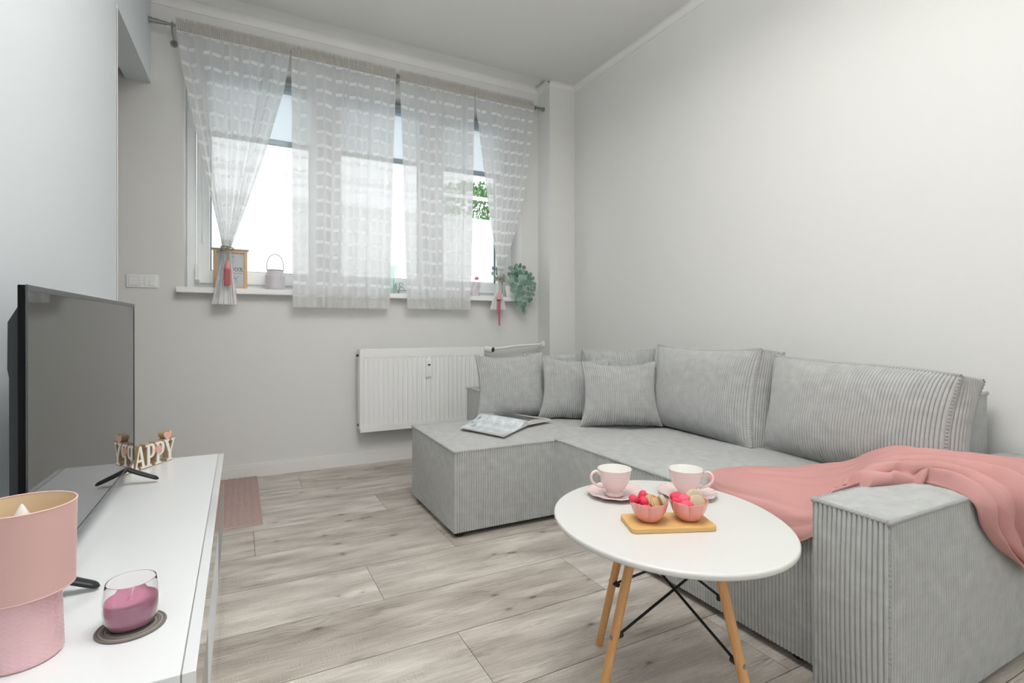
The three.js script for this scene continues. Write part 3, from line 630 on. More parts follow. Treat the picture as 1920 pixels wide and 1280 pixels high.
const along = (a, b, n = 6) => range(n).map((t) => a.clone().lerp(b, t));
{
  const t = thing('corner_sofa', 'large light grey corduroy corner sofa with chaise along the right wall', 'sofa');
  const add = (name, o, seams) => {
    const b = block(o), m = part(name, b.g, M.cord, t), low = (p) => V(p.x, b.y0, p.z), c = b.c;
    const list = { front: () => along(c.a, c.b), left: () => along(c.d, c.a), right: () => along(c.b, c.c), rear: () => along(c.c, c.d), fl: () => along(low(c.a), c.a), fr: () => along(low(c.b), c.b), rl: () => along(low(c.d), c.d) };
    part('piping', [...seams.map((s) => piping(list[s](), /^(fl|fr|rl)$/.test(s) ? 0.0034 : 0.0058)), ...[c.a, c.b, c.d].map((p) => new THREE.SphereGeometry(0.0085, 12, 8).translate(p.x, p.y, p.z))], M.cord, m);
    return m;
  };
  add('chaise', { x0: 0.905, x1: 2.32, y0: 0.028, y1: 0.414, back: 0.428, z0: -2.995, z1: -2.318, crown: 0.018 }, ['front', 'left', 'rear', 'fl', 'rl']);
  add('seat', { x0: 1.472, x1: 2.32, y0: 0.028, y1: 0.42, z0: -2.312, z1: -0.874, crown: 0.018, nt: 18 }, ['left', 'rear']);
  add('armrest', { x0: 1.38, x1: 2.52, y0: 0.016, y1: 0.534, back: 0.538, z0: -0.87, z1: -0.684, crown: 0.006, bulge: 0.01, top: 'z' }, ['front', 'left', 'right', 'rear', 'fl', 'rl']);
  add('side_backrest', { x0: 2.325, x1: 2.5, y0: 0.028, y1: 0.757, z0: -3.2, z1: -0.91, crown: 0.006, top: 'x', nt: 4 }, ['front', 'left', 'fl']);
  add('rear_backrest', { x0: 1.335, x1: 2.32, y0: 0.028, y1: 0.612, z0: -3.19, z1: -3.0, crown: 0.006, top: 'z', nt: 4 }, ['front', 'left', 'fl']);
  for (const [x, z] of [[0.945, -2.36], [0.945, -2.955], [2.2, -2.955], [1.52, -2.25], [1.52, -1.0], [2.2, -1.0]]) part('foot', lathe([[0.001, 0], [0.02, 0], [0.024, 0.004], [0.026, 0.029], [0.001, 0.029]], 18).translate(x, 0, z), M.foot, t, 'small black foot');
  part('base_frame', [box(1.0, 2.3, 0.014, 0.03, -2.95, -2.4), box(1.52, 2.3, 0.006, 0.03, -2.3, -0.9)], M.foot, t, 'black underside');
}
// box cushion: ribbed front with bulge, gusset, piped seams; base at y = 0, front towards +z
function boxCushion(w, h, d, sag = 0) {
  const q = (a) => 1 - Math.abs(2 * a - 1) ** 3.2, g = [], pip = [];
  const edge = (a, b, z) => {                                       // a, b in 0..1 over the panel; outline pinched between corners
    const x = (a - 0.5) * w, y = b * h, kx = 1 - (2 * b - 1) ** 2, ky = 1 - (2 * a - 1) ** 2;
    const k = Math.abs(2 * a - 1), droop = sag * (a > 0.5 ? (2 * a - 1) ** 2 : 0) * b;
    return V(x - Math.sign(x) * 0.026 * kx * k ** 2, y - (b > 0.5 ? 0.02 * ky * (2 * b - 1) ** 2 : -0.004 * ky) - droop, z);
  };
  const wr = (a, b) => 0.004 * noise3.noise(a * 5, b * 4, w * 9) + 0.003 * noise3.noise(a * 11 + b * 5, b * 9, 3);
  const face = (s) => (u, v) => { const a = u / w, b = v / h, aa = s > 0 ? a : 1 - a; return edge(aa, b, s * (d / 2 + (0.072 * Math.pow(q(a) * q(b), 0.7) + wr(a, b) * q(a) * q(b)) * (1 + 0.25 * (1 - b)))); };
  g.push(ribbed(face(1), w, h, 24), ribbed(face(-1), w, h, 8));
  const gus = (u, v, at) => { const p = at(u), f = v / d; return p; };
  // top, bottom: ribs run front to back; sides: ribs stand upright
  g.push(ribbed((u, v) => { const a = u / w, f = v / d; return edge(a, 1, d / 2 - v).add(V(0, 0.012 * Math.sin(Math.PI * f) * q(a), 0)); }, w, d, 6));
  g.push(ribbed((u, v) => edge(1 - u / w, 0, d / 2 - v).add(V(0, -0.006 * Math.sin(Math.PI * v / d) * q(u / w), 0)), w, d, 4));
  g.push(ribbed((u, v) => edge(1, v / h, d / 2 - u).add(V(0.022 * Math.sin(Math.PI * u / d) * q(v / h), 0, 0)), d, h, 10));
  g.push(ribbed((u, v) => edge(0, v / h, -d / 2 + u).add(V(-0.022 * Math.sin(Math.PI * u / d) * q(v / h), 0, 0)), d, h, 10));
  for (const z of [d / 2, -d / 2]) {
    pip.push(piping(range(16).map((a) => edge(a, 1, z)), 0.0065), piping(range(10).map((b) => edge(0, b, z)), 0.0065), piping(range(10).map((b) => edge(1, b, z)), 0.0065), piping(range(16).map((a) => edge(a, 0, z)), 0.0065));
  }
  return [g, pip];
}
function backCushion(label, pos, turn, lean, w, h, d, sag, roll = 0) {
  const t = thing('back_cushion', label, 'cushion', pos); t.rotation.order = 'YXZ'; t.rotation.set(-lean, turn, roll);
  const [g, p] = boxCushion(w, h, d, sag);
  part('cover', g, M.cord, t); part('piping', p, M.cord, t);
  return t;
}
const H2 = -Math.PI / 2, D2R = Math.PI / 180;
backCushion('large grey corduroy back cushion in the middle, between the corner cushion and the longest one', [2.235, 0.434, -2.015], H2 - 5 * D2R, 0.14, 0.76, 0.465, 0.15, 0.0);
backCushion('longest grey corduroy back cushion, nearest the armrest with the pink blanket', [2.225, 0.43, -1.255], H2 - 7 * D2R, 0.17, 0.79, 0.44, 0.125, 0.035);
backCushion('grey corduroy back cushion in the sofa corner, rising behind the rightmost small pillow', [2.17, 0.432, -2.655], -0.55, 0.17, 0.46, 0.435, 0.13, 0.0);
// knife-edge pillow: base at y = 0
function pillowGeo(w, h, T, k) {
  const q = (a) => 1 - Math.abs(2 * a - 1) ** 2.4;
  const face = (s) => (u, v) => {
    const a0 = u / w, b = v / h, a = s > 0 ? a0 : 1 - a0, kx = 1 - (2 * b - 1) ** 2, ky = 1 - (2 * a - 1) ** 2;
    const x = (a - 0.5) * w, ear = Math.abs(2 * a - 1) ** 2;
    const th = T * Math.pow(Math.max(0, q(a) * q(b)), 0.5) * (1 + 0.22 * (0.5 - b)), e = 1 - q(a) * q(b);
    const wr = 0.010 * noise3.noise(a * 4 + k, b * 6, k * 3.1) * e * q(a) + 0.004 * noise3.noise(a * 9, b * 12 + k, k) * e;
    return V(x * (1 + 0.10 * (1 - b) ** 5) - Math.sign(x) * 0.02 * kx * ear, b * h - Math.sign(b - 0.5) * 0.03 * ky * (b < 0.5 ? 0.35 : 1) * (2 * b - 1) ** 2 + 0.006 * noise3.noise(a * 5, k, b), s * (th + wr * Math.sign(th)));
  };
  return [ribbed(face(1), w, h, 26), ribbed(face(-1), w, h, 10)];
}
function pillow(label, pos, turn, lean, w, h, T, k, roll = 0) {
  const t = thing('throw_pillow', label, 'pillow', pos, 0, 'small corduroy pillows on the sofa'); t.rotation.order = 'YXZ'; t.rotation.set(-lean, turn, roll);
  part('cover', pillowGeo(w, h, T, k), M.cord, t);
  return t;
}
pillow('small grey corduroy pillow leaning by the radiator, leftmost of the front row', [1.528, 0.444, -2.895], -0.27, 0.24, 0.445, 0.41, 0.075, 1, 0.03);
pillow('small grey corduroy pillow in the middle of the front row of three', [1.838, 0.444, -2.665], -0.46, 0.2, 0.43, 0.385, 0.07, 2, -0.03);
pillow('small grey corduroy pillow at the right of the front row before the corner cushion', [1.945, 0.442, -2.36], -0.47, 0.22, 0.44, 0.375, 0.075, 3, 0.0);
pillow('small grey corduroy pillow mostly hidden behind the other pillows, only its top corners showing', [1.85, 0.45, -2.87], -0.36, 0.16, 0.445, 0.405, 0.05, 4, 0.02);

// ---------------------------------------------------------------- pink fleece blanket
{
  const net = [
    [[1.64, .455, -1.42], [1.60, .456, -1.405], [1.56, .456, -1.39], [1.54, .453, -1.375], [1.52, .452, -1.36]],
    [[1.77, .458, -1.385], [1.66, .462, -1.33], [1.56, .456, -1.27], [1.47, .442, -1.23], [1.452, .24, -1.21]],
    [[1.86, .458, -1.32], [1.74, .468, -1.23], [1.61, .462, -1.14], [1.475, .444, -1.06], [1.452, .33, -1.03]],
    [[1.955, .458, -1.25], [1.82, .48, -1.14], [1.68, .465, -1.04], [1.49, .452, -.965], [1.448, .40, -.925]],
    [[2.03, .48, -1.15], [1.89, .51, -1.04], [1.74, .505, -.955], [1.58, .49, -.905], [1.452, .43, -.893]],
    [[2.06, .535, -1.05], [1.93, .562, -.965], [1.80, .562, -.905], [1.66, .552, -.882], [1.47, .53, -.886]],
    [[2.10, .556, -.99], [1.99, .575, -.92], [1.88, .578, -.862], [1.76, .562, -.846], [1.62, .546, -.884]],
    [[2.15, .55, -.90], [2.05, .566, -.845], [1.96, .578, -.80], [1.85, .568, -.785], [1.765, .546, -.845]],
    [[2.19, .548, -.80], [2.09, .562, -.755], [2.01, .574, -.728], [1.89, .562, -.712], [1.79, .546, -.755]],
    [[2.25, .546, -.71], [2.15, .548, -.672], [2.06, .552, -.655], [1.9, .537, -.654], [1.765, .53, -.672]],
    [[2.31, .50, -.66], [2.22, .478, -.65], [2.12, .46, -.645], [1.95, .445, -.652], [1.80, .462, -.666]],
    [[2.42, .42, -.652], [2.31, .39, -.648], [2.2, .37, -.645], [2.02, .36, -.652], [1.90, .378, -.666]],
    [[2.47, .32, -.656], [2.38, .3, -.65], [2.27, .29, -.65], [2.15, .29, -.655], [2.04, .318, -.668]],
  ].map((r) => r.map((p) => V(...p)));
  const rows = net.map((r) => new THREE.CatmullRomCurve3(r));
  const at = (s, v) => new THREE.CatmullRomCurve3(rows.map((c) => c.getPoint(v))).getPoint(s);
  const NS = 150, NV = 90, base = [], tmp = range(NV).map((v) => new THREE.CatmullRomCurve3(rows.map((c) => c.getPoint(v))));
  for (let i = 0; i <= NS; i++) base.push(tmp.map((c) => c.getPoint(i / NS)));
  const nrm = (i, j) => { const a = base[Math.min(NS, i + 1)][j].clone().sub(base[Math.max(0, i - 1)][j]), b = base[i][Math.min(NV, j + 1)].clone().sub(base[i][Math.max(0, j - 1)]); return b.cross(a).normalize(); };
  const up = [];
  const ridge = (x, w) => Math.exp(-((x / w) ** 2));
  for (let i = 0; i <= NS; i++) {
    up.push([]);
    for (let j = 0; j <= NV; j++) {
      const s = i / NS, v = j / NV, n = nrm(i, j), on = sstep(0, 0.12, s) * (1 - 0.0 * s), e = Math.sin(Math.PI * clamp(v, 0, 1)) ** 0.5;
      const q = v * 7 + 0.6 * Math.sin(s * 4.4 + 0.6) + 0.6 * noise3.noise(s * 3.2, v * 1.5, 11) + 0.3, rd = Math.pow(Math.abs(Math.sin(Math.PI * q)), 0.7);
      const A = lerp(0.018, 0.05, sstep(0.2, 0.5, s)) * (0.7 + 0.6 * noise3.noise(s * 2.4, Math.floor(q) * 1.7, 5)), edge = Math.sqrt(clamp(Math.min(v / 0.1, (1 - v) / 0.05), 0, 1));
      const h = (A * rd * (1 - 0.6 * sstep(0.72, 0.95, v) * (1 - sstep(0.5, 0.62, s))) + 0.008 * (noise3.noise(s * 6, v * 3, 4) + 0.6) + 0.004 * noise3.noise(s * 26, v * 16, 7)) * edge;
      up[i].push(base[i][j].clone().addScaledVector(n, Math.max(0.004, h * on)));
    }
  }
  const pick = (o) => (i, j) => (o ? up[i][j].clone() : base[i][j].clone().addScaledVector(nrm(i, j), -0.001));
  const I = range(NS, 0, NS).map(Math.round), J = range(NV, 0, NV).map(Math.round);
  const upper = surf(pick(1), I, J), lower = surf(pick(0), I, J, true);
  const rim = [];
  const strip = (a) => surf((k, o) => { const [i, j] = a[k]; const p = pick(1)(i, j), b = pick(0)(i, j), m = p.clone().lerp(b, o / 4); return m; }, range(a.length - 1, 0, a.length - 1).map(Math.round), [0, 1, 2, 3, 4]);
  rim.push(strip(I.map((i) => [i, 0])), strip(I.map((i) => [i, NV])), strip(J.map((j) => [0, j])), strip(J.map((j) => [NS, j])));
  const all = [upper, lower, ...rim];
  for (const g of all) { const p = g.attributes.position, uv = g.attributes.uv; for (let i = 0; i < p.count; i++) uv.setXY(i, p.getX(i) * 1.0 + p.getY(i), p.getZ(i) + p.getY(i) * 0.7); }
  tag(part('blanket', all, M.fleece, scene), 'pink fleece blanket draped over the sofa seat and armrest', 'blanket');
}

// ---------------------------------------------------------------- magazine on the chaise
{
  const t = thing('magazine', 'open magazine with black and white photographs lying on the chaise', 'magazine', [0, 0.012, 0]);
  const P1 = V(1.32, .449, -2.91), P4 = V(1.443, .446, -2.562), P2 = V(1.076, .442, -2.678), P3 = V(1.205, .434, -2.392), P5 = V(1.512, .449, -2.918), P6 = V(1.632, .447, -2.62);
  const quad = (a, b, c, d, u, v) => a.clone().lerp(b, u).lerp(d.clone().lerp(c, u), v);
  const pageL = dataTex(384, 384, (x, y) => {
    const n = noise3.noise(x / 90, y / 70, 2), m = noise3.noise(x / 26 + n * 3, y / 40, 5), f = noise3.noise(x / 9, y / 12, 8), d = sstep(0.1, 0.5, noise3.noise(x / 60, y / 34, 13)) * sstep(250, 330, y);
    const v = 226 + n * 26 + m * 18 + f * 8 - d * 70; return [v - 4, v + 2, v + 6];
  }, true);
  const pageR = dataTex(384, 384, (x, y) => {
    if (x > 318 || y < 26 || y > 362) return [226, 224, 222];
    const n = noise3.noise(x / 70, y / 30, 21), m = noise3.noise(x / 20, y / 9, 25), v = 92 + n * 44 + m * 40 + (y > 300 ? 50 : 0); return [v, v + 2, v + 4];
  }, true);
  // block of pages under each side, bent towards the spine
  const prof = (s) => 0.002 + 0.011 * Math.sin(Math.PI * Math.min(1, s * 1.15)) * (1 - s) ** 0.5;
  const left = surf((u, v) => quad(P1, P2, P3, P4, u, v).add(V(0, 0.006 + 0.022 * Math.exp(-(((u - 0.1) / 0.16) ** 2)) + 0.004 * Math.sin(u * 5 + v * 2), 0)), range(24), range(10), false);
  const right = surf((u, v) => quad(P1, P5, P6, P4, u, v).add(V(0, 0.008 + prof(u), 0)), range(20), range(10), true);
  for (const g of [left, right]) { const uv = g.attributes.uv; for (let i = 0; i < uv.count; i++) uv.setXY(i, uv.getX(i), 1 - uv.getY(i)); }
  part('left_page', left, std({ map: pageL, roughness: 0.3, side: THREE.DoubleSide }), t);
  part('right_page', right, std({ map: pageR, roughness: 0.3, side: THREE.DoubleSide }), t);
  const paper = std({ color: '#e6e1d8', roughness: 0.8 });
  const skirt = (a, b, c, d, top) => mergeGeometries([0, 1, 2, 3].map((e) => surf((k, y) => { const u = e === 0 ? k : e === 1 ? 1 : e === 2 ? 1 - k : 0, v = e === 0 ? 0 : e === 1 ? k : e === 2 ? 1 : 1 - k; const p = quad(a, b, c, d, u, v); p.y += y * top(u, v) - 0.001; return p; }, range(20), [0, 0.5, 1])));
  part('page_block', [skirt(P1, P2, P3, P4, (u, v) => 0.006 + 0.022 * Math.exp(-(((u - 0.1) / 0.16) ** 2)) + 0.004 * Math.sin(u * 5 + v * 2)), skirt(P1, P5, P6, P4, (u) => 0.008 + prof(u))], paper, t);
}

// ---------------------------------------------------------------- coffee table and what stands on it
const TC = V(1.016, 0, -1.044), YT = 0.5;
{
  const t = thing('coffee_table', 'white coffee table with splayed beech legs and black wire struts', 'table', [TC.x, 0, TC.z]);
  const R = (a) => 0.316 + 0.001 * Math.sin(a) - 0.016 * Math.cos(2 * a) - 0.012 * Math.sin(2 * a) - 0.004 * Math.sin(3 * a);
  const prof = [[0.001, 0.5], [0.6, 0.5], [0.97, 0.5], [0.988, 0.4995], [0.997, 0.4975], [1, 0.494], [0.999, 0.489], [0.993, 0.4852], [0.95, 0.4845], [0.001, 0.4845]];
  part('tabletop', surf((a, i) => { const [k, y] = prof[i], r = R(a) * k; return V(r * Math.cos(a), y, r * Math.sin(a)); }, range(120, 0, 2 * Math.PI), range(prof.length - 1, 0, prof.length - 1).map(Math.round)), M.tableTop, t);
  const legs = [[-0.006, -0.29, 0.145], [0.292, -0.004, 0.145], [0.008, 0.295, 0.148], [-0.25, 0.008, 0.105]].map(([x, z, r]) => { const d = Math.hypot(x, z); return [V(x, 0.0, z), V(x / d * r, 0.4846, z / d * r)]; });
  legs.forEach(([f, h]) => {
    const g = uvMetres(rod(V(f.x, 0.0015, f.z), h, 0.0112, 0.0125, 20)); const m = part('leg', g, M.beech, t, 'round beech leg');
    const mid = f.clone().lerp(h, 0.47), out = V(f.x, 0, f.z).normalize();
    part('screw', [rod(mid.clone().addScaledVector(out, 0.0105), mid.clone().addScaledVector(out, 0.0135), 0.0058, 0.0058, 16), rod(mid.clone().addScaledVector(out, 0.0125), mid.clone().addScaledVector(out, 0.0145), 0.003, 0.003, 10)], M.steel, m);
  });
  const on = (k, f) => legs[k][0].clone().lerp(legs[k][1], f), inset = (p) => p.clone().addScaledVector(V(p.x, 0, p.z).normalize(), -0.012);
  for (const [a, b, f] of [[3, 1, 0.72], [2, 0, 0.82], [0, 2, 0.97], [1, 3, 0.97]]) part('strut', rod(inset(on(a, 0.47)), inset(on(b, f)), 0.0036), M.blackWire, t);
  for (let k = 0; k < 4; k++) for (const f of [0.47, [0.82, 0.72, 0.96, 0.96][k]]) { const p = on(k, f), o = V(p.x, 0, p.z).normalize(); part('bracket', rod(p.clone().addScaledVector(o, -0.024), p.clone().addScaledVector(o, -0.006), 0.0075, 0.0085, 12), M.blackPlastic, t); }
  part('mount_plate', [box(-0.11, 0.11, 0.475, 0.4846, -0.025, 0.025), box(-0.025, 0.025, 0.4755, 0.4842, -0.11, 0.11)], M.blackWire, t);
}
function saucer(label, x, z, r, turn) {
  const t = thing('saucer', label, 'saucer', [x, YT + 0.0005, z], turn, 'pink saucers on the coffee table');
  const prof = [[0, 0.004], [0.32, 0.004], [0.36, 0.0055], [0.42, 0.005], [0.7, 0.0085], [0.97, 0.0145], [1, 0.0142], [0.99, 0.0125], [0.72, 0.006], [0.45, 0.0006], [0.3, 0], [0, 0]];
  part('dish', surf((a, i) => { const [k, y] = prof[i], f = k > 0.5 ? 1 + 0.022 * Math.cos(12 * a) * (k - 0.5) * 2 : 1, rr = Math.max(0.0004, r * k * f); return V(rr * Math.cos(a), y + (k > 0.6 && i < 6 ? 0.0003 * Math.cos(24 * a) : 0), rr * Math.sin(a)); }, range(144, 0, 2 * Math.PI), range(prof.length - 1, 0, prof.length - 1).map(Math.round)), M.pinkChina, t);
}
function cup(label, x, z, turn) {
  const t = thing('tea_cup', label, 'cup', [x, YT + 0.006, z], turn, 'pink tea cups on the saucers');
  const outer = [[0.001, 0.0], [0.024, 0.0], [0.0275, 0.003], [0.0275, 0.006], [0.024, 0.011], [0.0225, 0.016], [0.031, 0.024], [0.0395, 0.038], [0.0442, 0.052], [0.047, 0.066], [0.0492, 0.0765], [0.0505, 0.08]];
  part('bowl', lathe(outer, 56), M.pinkChina, t, 'pale pink outside');
  part('inside', lathe([[0.0505, 0.08], [0.0495, 0.0808], [0.0483, 0.0798], [0.0455, 0.066], [0.0425, 0.052], [0.0375, 0.038], [0.028, 0.0255], [0.001, 0.021]], 56), M.whiteChina, t, 'white glazed inside');
  const c = new THREE.CatmullRomCurve3([V(0.046, 0.066, 0), V(0.058, 0.0755, 0), V(0.071, 0.07, 0), V(0.0745, 0.056, 0), V(0.066, 0.041, 0), V(0.051, 0.032, 0), V(0.036, 0.027, 0)]);
  part('handle', new THREE.TubeGeometry(c, 40, 0.0041, 10), M.pinkChina, t);
}
const YAW = 27.626 * D2R;
saucer('pink scalloped saucer at the left under the cup whose handle points left', 1.004, -1.242, 0.087, 0);
saucer('pink scalloped saucer at the right, behind the bowl of sweets and round biscuits', 1.192, -1.142, 0.085, 0.2);
cup('pale pink tea cup with its handle pointing left towards the chaise', 0.988, -1.23, Math.PI - YAW + 0.25);
cup('pale pink tea cup with its handle pointing right towards the blanket', 1.173, -1.128, -YAW - 0.35);
{
  const t = thing('serving_board', 'small rectangular bamboo serving board under the two coral bowls', 'board', [0.968, YT + 0.0005, -0.994], -22.6 * D2R);
  const w = 0.107, d = 0.053, r = 0.012, s = new THREE.Shape(); s.moveTo(-w + r, -d); s.lineTo(w - r, -d); s.absarc(w - r, -d + r, r, -Math.PI / 2, 0); s.lineTo(w, d - r); s.absarc(w - r, d - r, r, 0, Math.PI / 2); s.lineTo(-w + r, d); s.absarc(-w + r, d - r, r, Math.PI / 2, Math.PI); s.lineTo(-w, -d + r); s.absarc(-w + r, -d + r, r, Math.PI, Math.PI * 1.5);
  const g = new THREE.ExtrudeGeometry(s, { depth: 0.009, bevelEnabled: true, bevelThickness: 0.0015, bevelSize: 0.0015, bevelSegments: 2, curveSegments: 8 }).rotateX(-Math.PI / 2).translate(0, 0.0015, 0);
  const m = uvMetres(g), uv = m.attributes.uv; for (let i = 0; i < uv.count; i++) uv.setXY(i, uv.getY(i), uv.getX(i));
  part('board', m, M.bamboo, t);
}
const YB = YT + 0.0135;
function bowl(label, x, z, turn) {
  const t = thing('sweet_bowl', label, 'bowl', [x, YB, z], turn, 'coral bowls on the bamboo board');
  const prof = [[0, 0.002, 0], [0.42, 0.0005, 0], [0.52, 0.002, 0.1], [0.72, 0.012, 0.4], [0.88, 0.026, 0.8], [0.97, 0.04, 1], [1, 0.05, 1], [0.985, 0.0515, 1], [0.955, 0.0505, 1], [0.9, 0.038, 1], [0.8, 0.024, 0.8], [0.6, 0.01, 0.4], [0.3, 0.006, 0], [0, 0.006, 0]];
  part('shell', surf((a, i) => { const [k, y, l] = prof[i], c = Math.abs(Math.cos(2.5 * a)), f = 1 - l * (0.19 * (1 - Math.pow(c, 0.55))), r = Math.max(0.0004, 0.0495 * k * f); return V(r * Math.cos(a), y - (y > 0.045 ? 0.007 * (1 - Math.pow(c, 0.6)) : 0), r * Math.sin(a)); }, range(160, 0, 2 * Math.PI), range(prof.length - 1, 0, prof.length - 1).map(Math.round), true), M.coralBowl, t);
}
bowl('coral pink petal-shaped bowl at the left of the board with tilted biscuits', 0.925, -1.014, 0.35 + YAW);
bowl('coral pink petal-shaped bowl at the right of the board with ridged biscuits', 1.02, -0.972, 0.35 + YAW);
// sweets and biscuits lying in the bowls, in the bowl's own frame turned to the camera: x right, z towards the viewer
const RX = V(Math.cos(YAW), 0, Math.sin(YAW)), RZ = V(-Math.sin(YAW), 0, Math.cos(YAW));
const inBowl = (bx, bz, x, y, z) => [bx + RX.x * x + RZ.x * z, YB + y, bz + RX.z * x + RZ.z * z];
const candyGeo = (() => { const g = new THREE.SphereGeometry(0.0125, 20, 14), p = g.attributes.position; for (let i = 0; i < p.count; i++) { const x = p.getX(i) / 0.0125, y = p.getY(i) / 0.0125, z = p.getZ(i) / 0.0125; const q = (a) => Math.sign(a) * Math.abs(a) ** 0.8; p.setXYZ(i, 0.0135 * q(x), 0.009 * q(y), 0.011 * q(z)); } g.computeVertexNormals(); return g; })();
function sweet(label, b, x, y, z, rot, pale, sc = 1, group) {
  const m = part('sweet', candyGeo, pale ? M.candyLight : M.candy, scene); m.position.set(...inBowl(...b, x, y, z)); m.rotation.set(rot[0], rot[1] - YAW, rot[2]); m.scale.setScalar(sc);
  tag(m, label, 'sweet', group);
}
function biscuit(label, b, x, y, z, rot, pale, r, group) {
  const t = thing('biscuit', label, 'biscuit', inBowl(...b, x, y, z), 0, group); t.rotation.order = 'YXZ'; t.rotation.set(rot[0], rot[1] - YAW, rot[2]);
  const disc = (y0) => lathe([[0.0005, y0 - 0.003], [r * 0.86, y0 - 0.0026], [r * 0.98, y0 - 0.0008], [r, y0 + 0.0004], [r * 0.9, y0 + 0.0026], [r * 0.5, y0 + 0.0036], [0.0005, y0 + 0.0038]], 36);
  part('wafer', disc(0.0028), pale ? M.biscuitPale : M.biscuit, t); part('wafer', disc(0).rotateX(Math.PI).translate(0, -0.0028, 0), pale ? M.biscuitPale : M.biscuit, t);
  const cr = surf((a, v) => { const q = r * (0.93 + 0.03 * Math.sin(26 * a)) ; return V(q * Math.cos(a), v, q * Math.sin(a)); }, range(150, 0, 2 * Math.PI), [-0.0024, 0, 0.0024], true);
  part('cream_filling', cr, M.cream, t, 'pale cream filling');
}
const B1 = [0.925, -1.014], B2 = [1.02, -0.972], GS = 'pink sweets in the bowls', GB = 'biscuits in the bowls';
sweet('deep pink sweet leaning on the left rim of the left bowl', B1, -0.0365, 0.05, -0.004, [0.3, 0.4, -0.75], 0, 1.15, GS);
sweet('pink sweet standing upright at the middle of the left bowl', B1, -0.0145, 0.047, 0.006, [0.5, 0.2, -1.2], 0, 1.15, GS);
sweet('pink sweet rising highest at the back of the left bowl', B1, -0.0125, 0.055, -0.017, [0, 0, 1.25], 0, 1.1, GS);
sweet('pink sweet behind the front biscuits at the back of the left bowl', B1, 0.002, 0.05, -0.02, [0, 0.6, -0.5], 0, 1.15, GS);
sweet('light pink sweet lowest at the front of the left bowl', B1, -0.011, 0.036, 0.024, [0, 0.2, -0.2], 1, 1.05, GS);
biscuit('golden biscuit sandwich leaning behind another biscuit in the left bowl', B1, 0.0075, 0.045, -0.002, [0.9, 0.35, -0.55], 0, 0.0205, GB);
biscuit('golden biscuit sandwich leaning in front of the left bowl', B1, 0.017, 0.041, 0.011, [0.95, 0.3, -0.6], 0, 0.0195, GB);
biscuit('pale biscuit sandwich standing on edge at the right of left bowl', B1, 0.0345, 0.046, 0.0, [0.3, 0.2, -1.3], 1, 0.018, GB);
sweet('pink cube-like sweet on top at the back left of the right bowl', B2, -0.028, 0.053, -0.012, [0.1, 0.3, 0.1], 0, 1.2, GS);
sweet('pink sweet at the left rim of the right bowl', B2, -0.031, 0.046, 0.006, [0, 0.5, -0.3], 0, 1.1, GS);
sweet('coral pink sweet at the centre of the right bowl beside the biscuits', B2, -0.011, 0.05, -0.001, [0.2, 0, 0.15], 1, 1.25, GS);
sweet('coral pink sweet at the front of the right bowl', B2, -0.01, 0.041, 0.018, [0.2, 0.1, 0.05], 1, 1.25, GS);
sweet('dark pink sweet low between the others in the right bowl', B2, -0.023, 0.039, 0.017, [0.1, 0.4, -0.2], 0, 1.0, GS);
biscuit('large pale round biscuit standing at the back of the right bowl', B2, 0.0185, 0.047, -0.008, [1.25, 0.35, 0], 1, 0.026, GB);
biscuit('pale ridged biscuit standing at the front of the right bowl', B2, 0.019, 0.041, 0.008, [1.2, 0.3, 0.05], 1, 0.0225, GB);

// ---------------------------------------------------------------- media cabinet
{
  const t = thing('media_cabinet', 'long low white glossy media cabinet along the left wall', 'cabinet');
  const z0 = -2.458, z1 = -0.911, xf = -0.058, xb = -0.0765, yt = 0.488;
  part('carcass', box(XL + 0.01, xb - 0.0018, 0.002, yt, z0 + 0.001, z1 - 0.001, 0.0015), M.cabTop, t);
  part('groove', box(xb - 0.0017, xb, 0.01, yt - 0.001, z0 + 0.002, z1 - 0.002), M.groove, t);
  part('flap_door', box(xb, xf, 0.388, yt, z0, z1, 0.0008), M.gloss, t);
  part('drawer', box(xb, xf, 0.003, 0.221, z0, z1, 0.0008), M.gloss, t);
  part('middle_band', box(xb, xf - 0.0002, 0.2215, 0.3875, -1.82, -1.24), M.bandWhite, t, 'satin white band between the glossy fronts');
  for (const [a, b] of [[z0, -1.8205], [-1.2395, z1]]) part('middle_band', box(xb, xf - 0.0002, 0.2215, 0.3875, a, b), M.bandGrey, t, 'grey end of the band between the fronts');
}
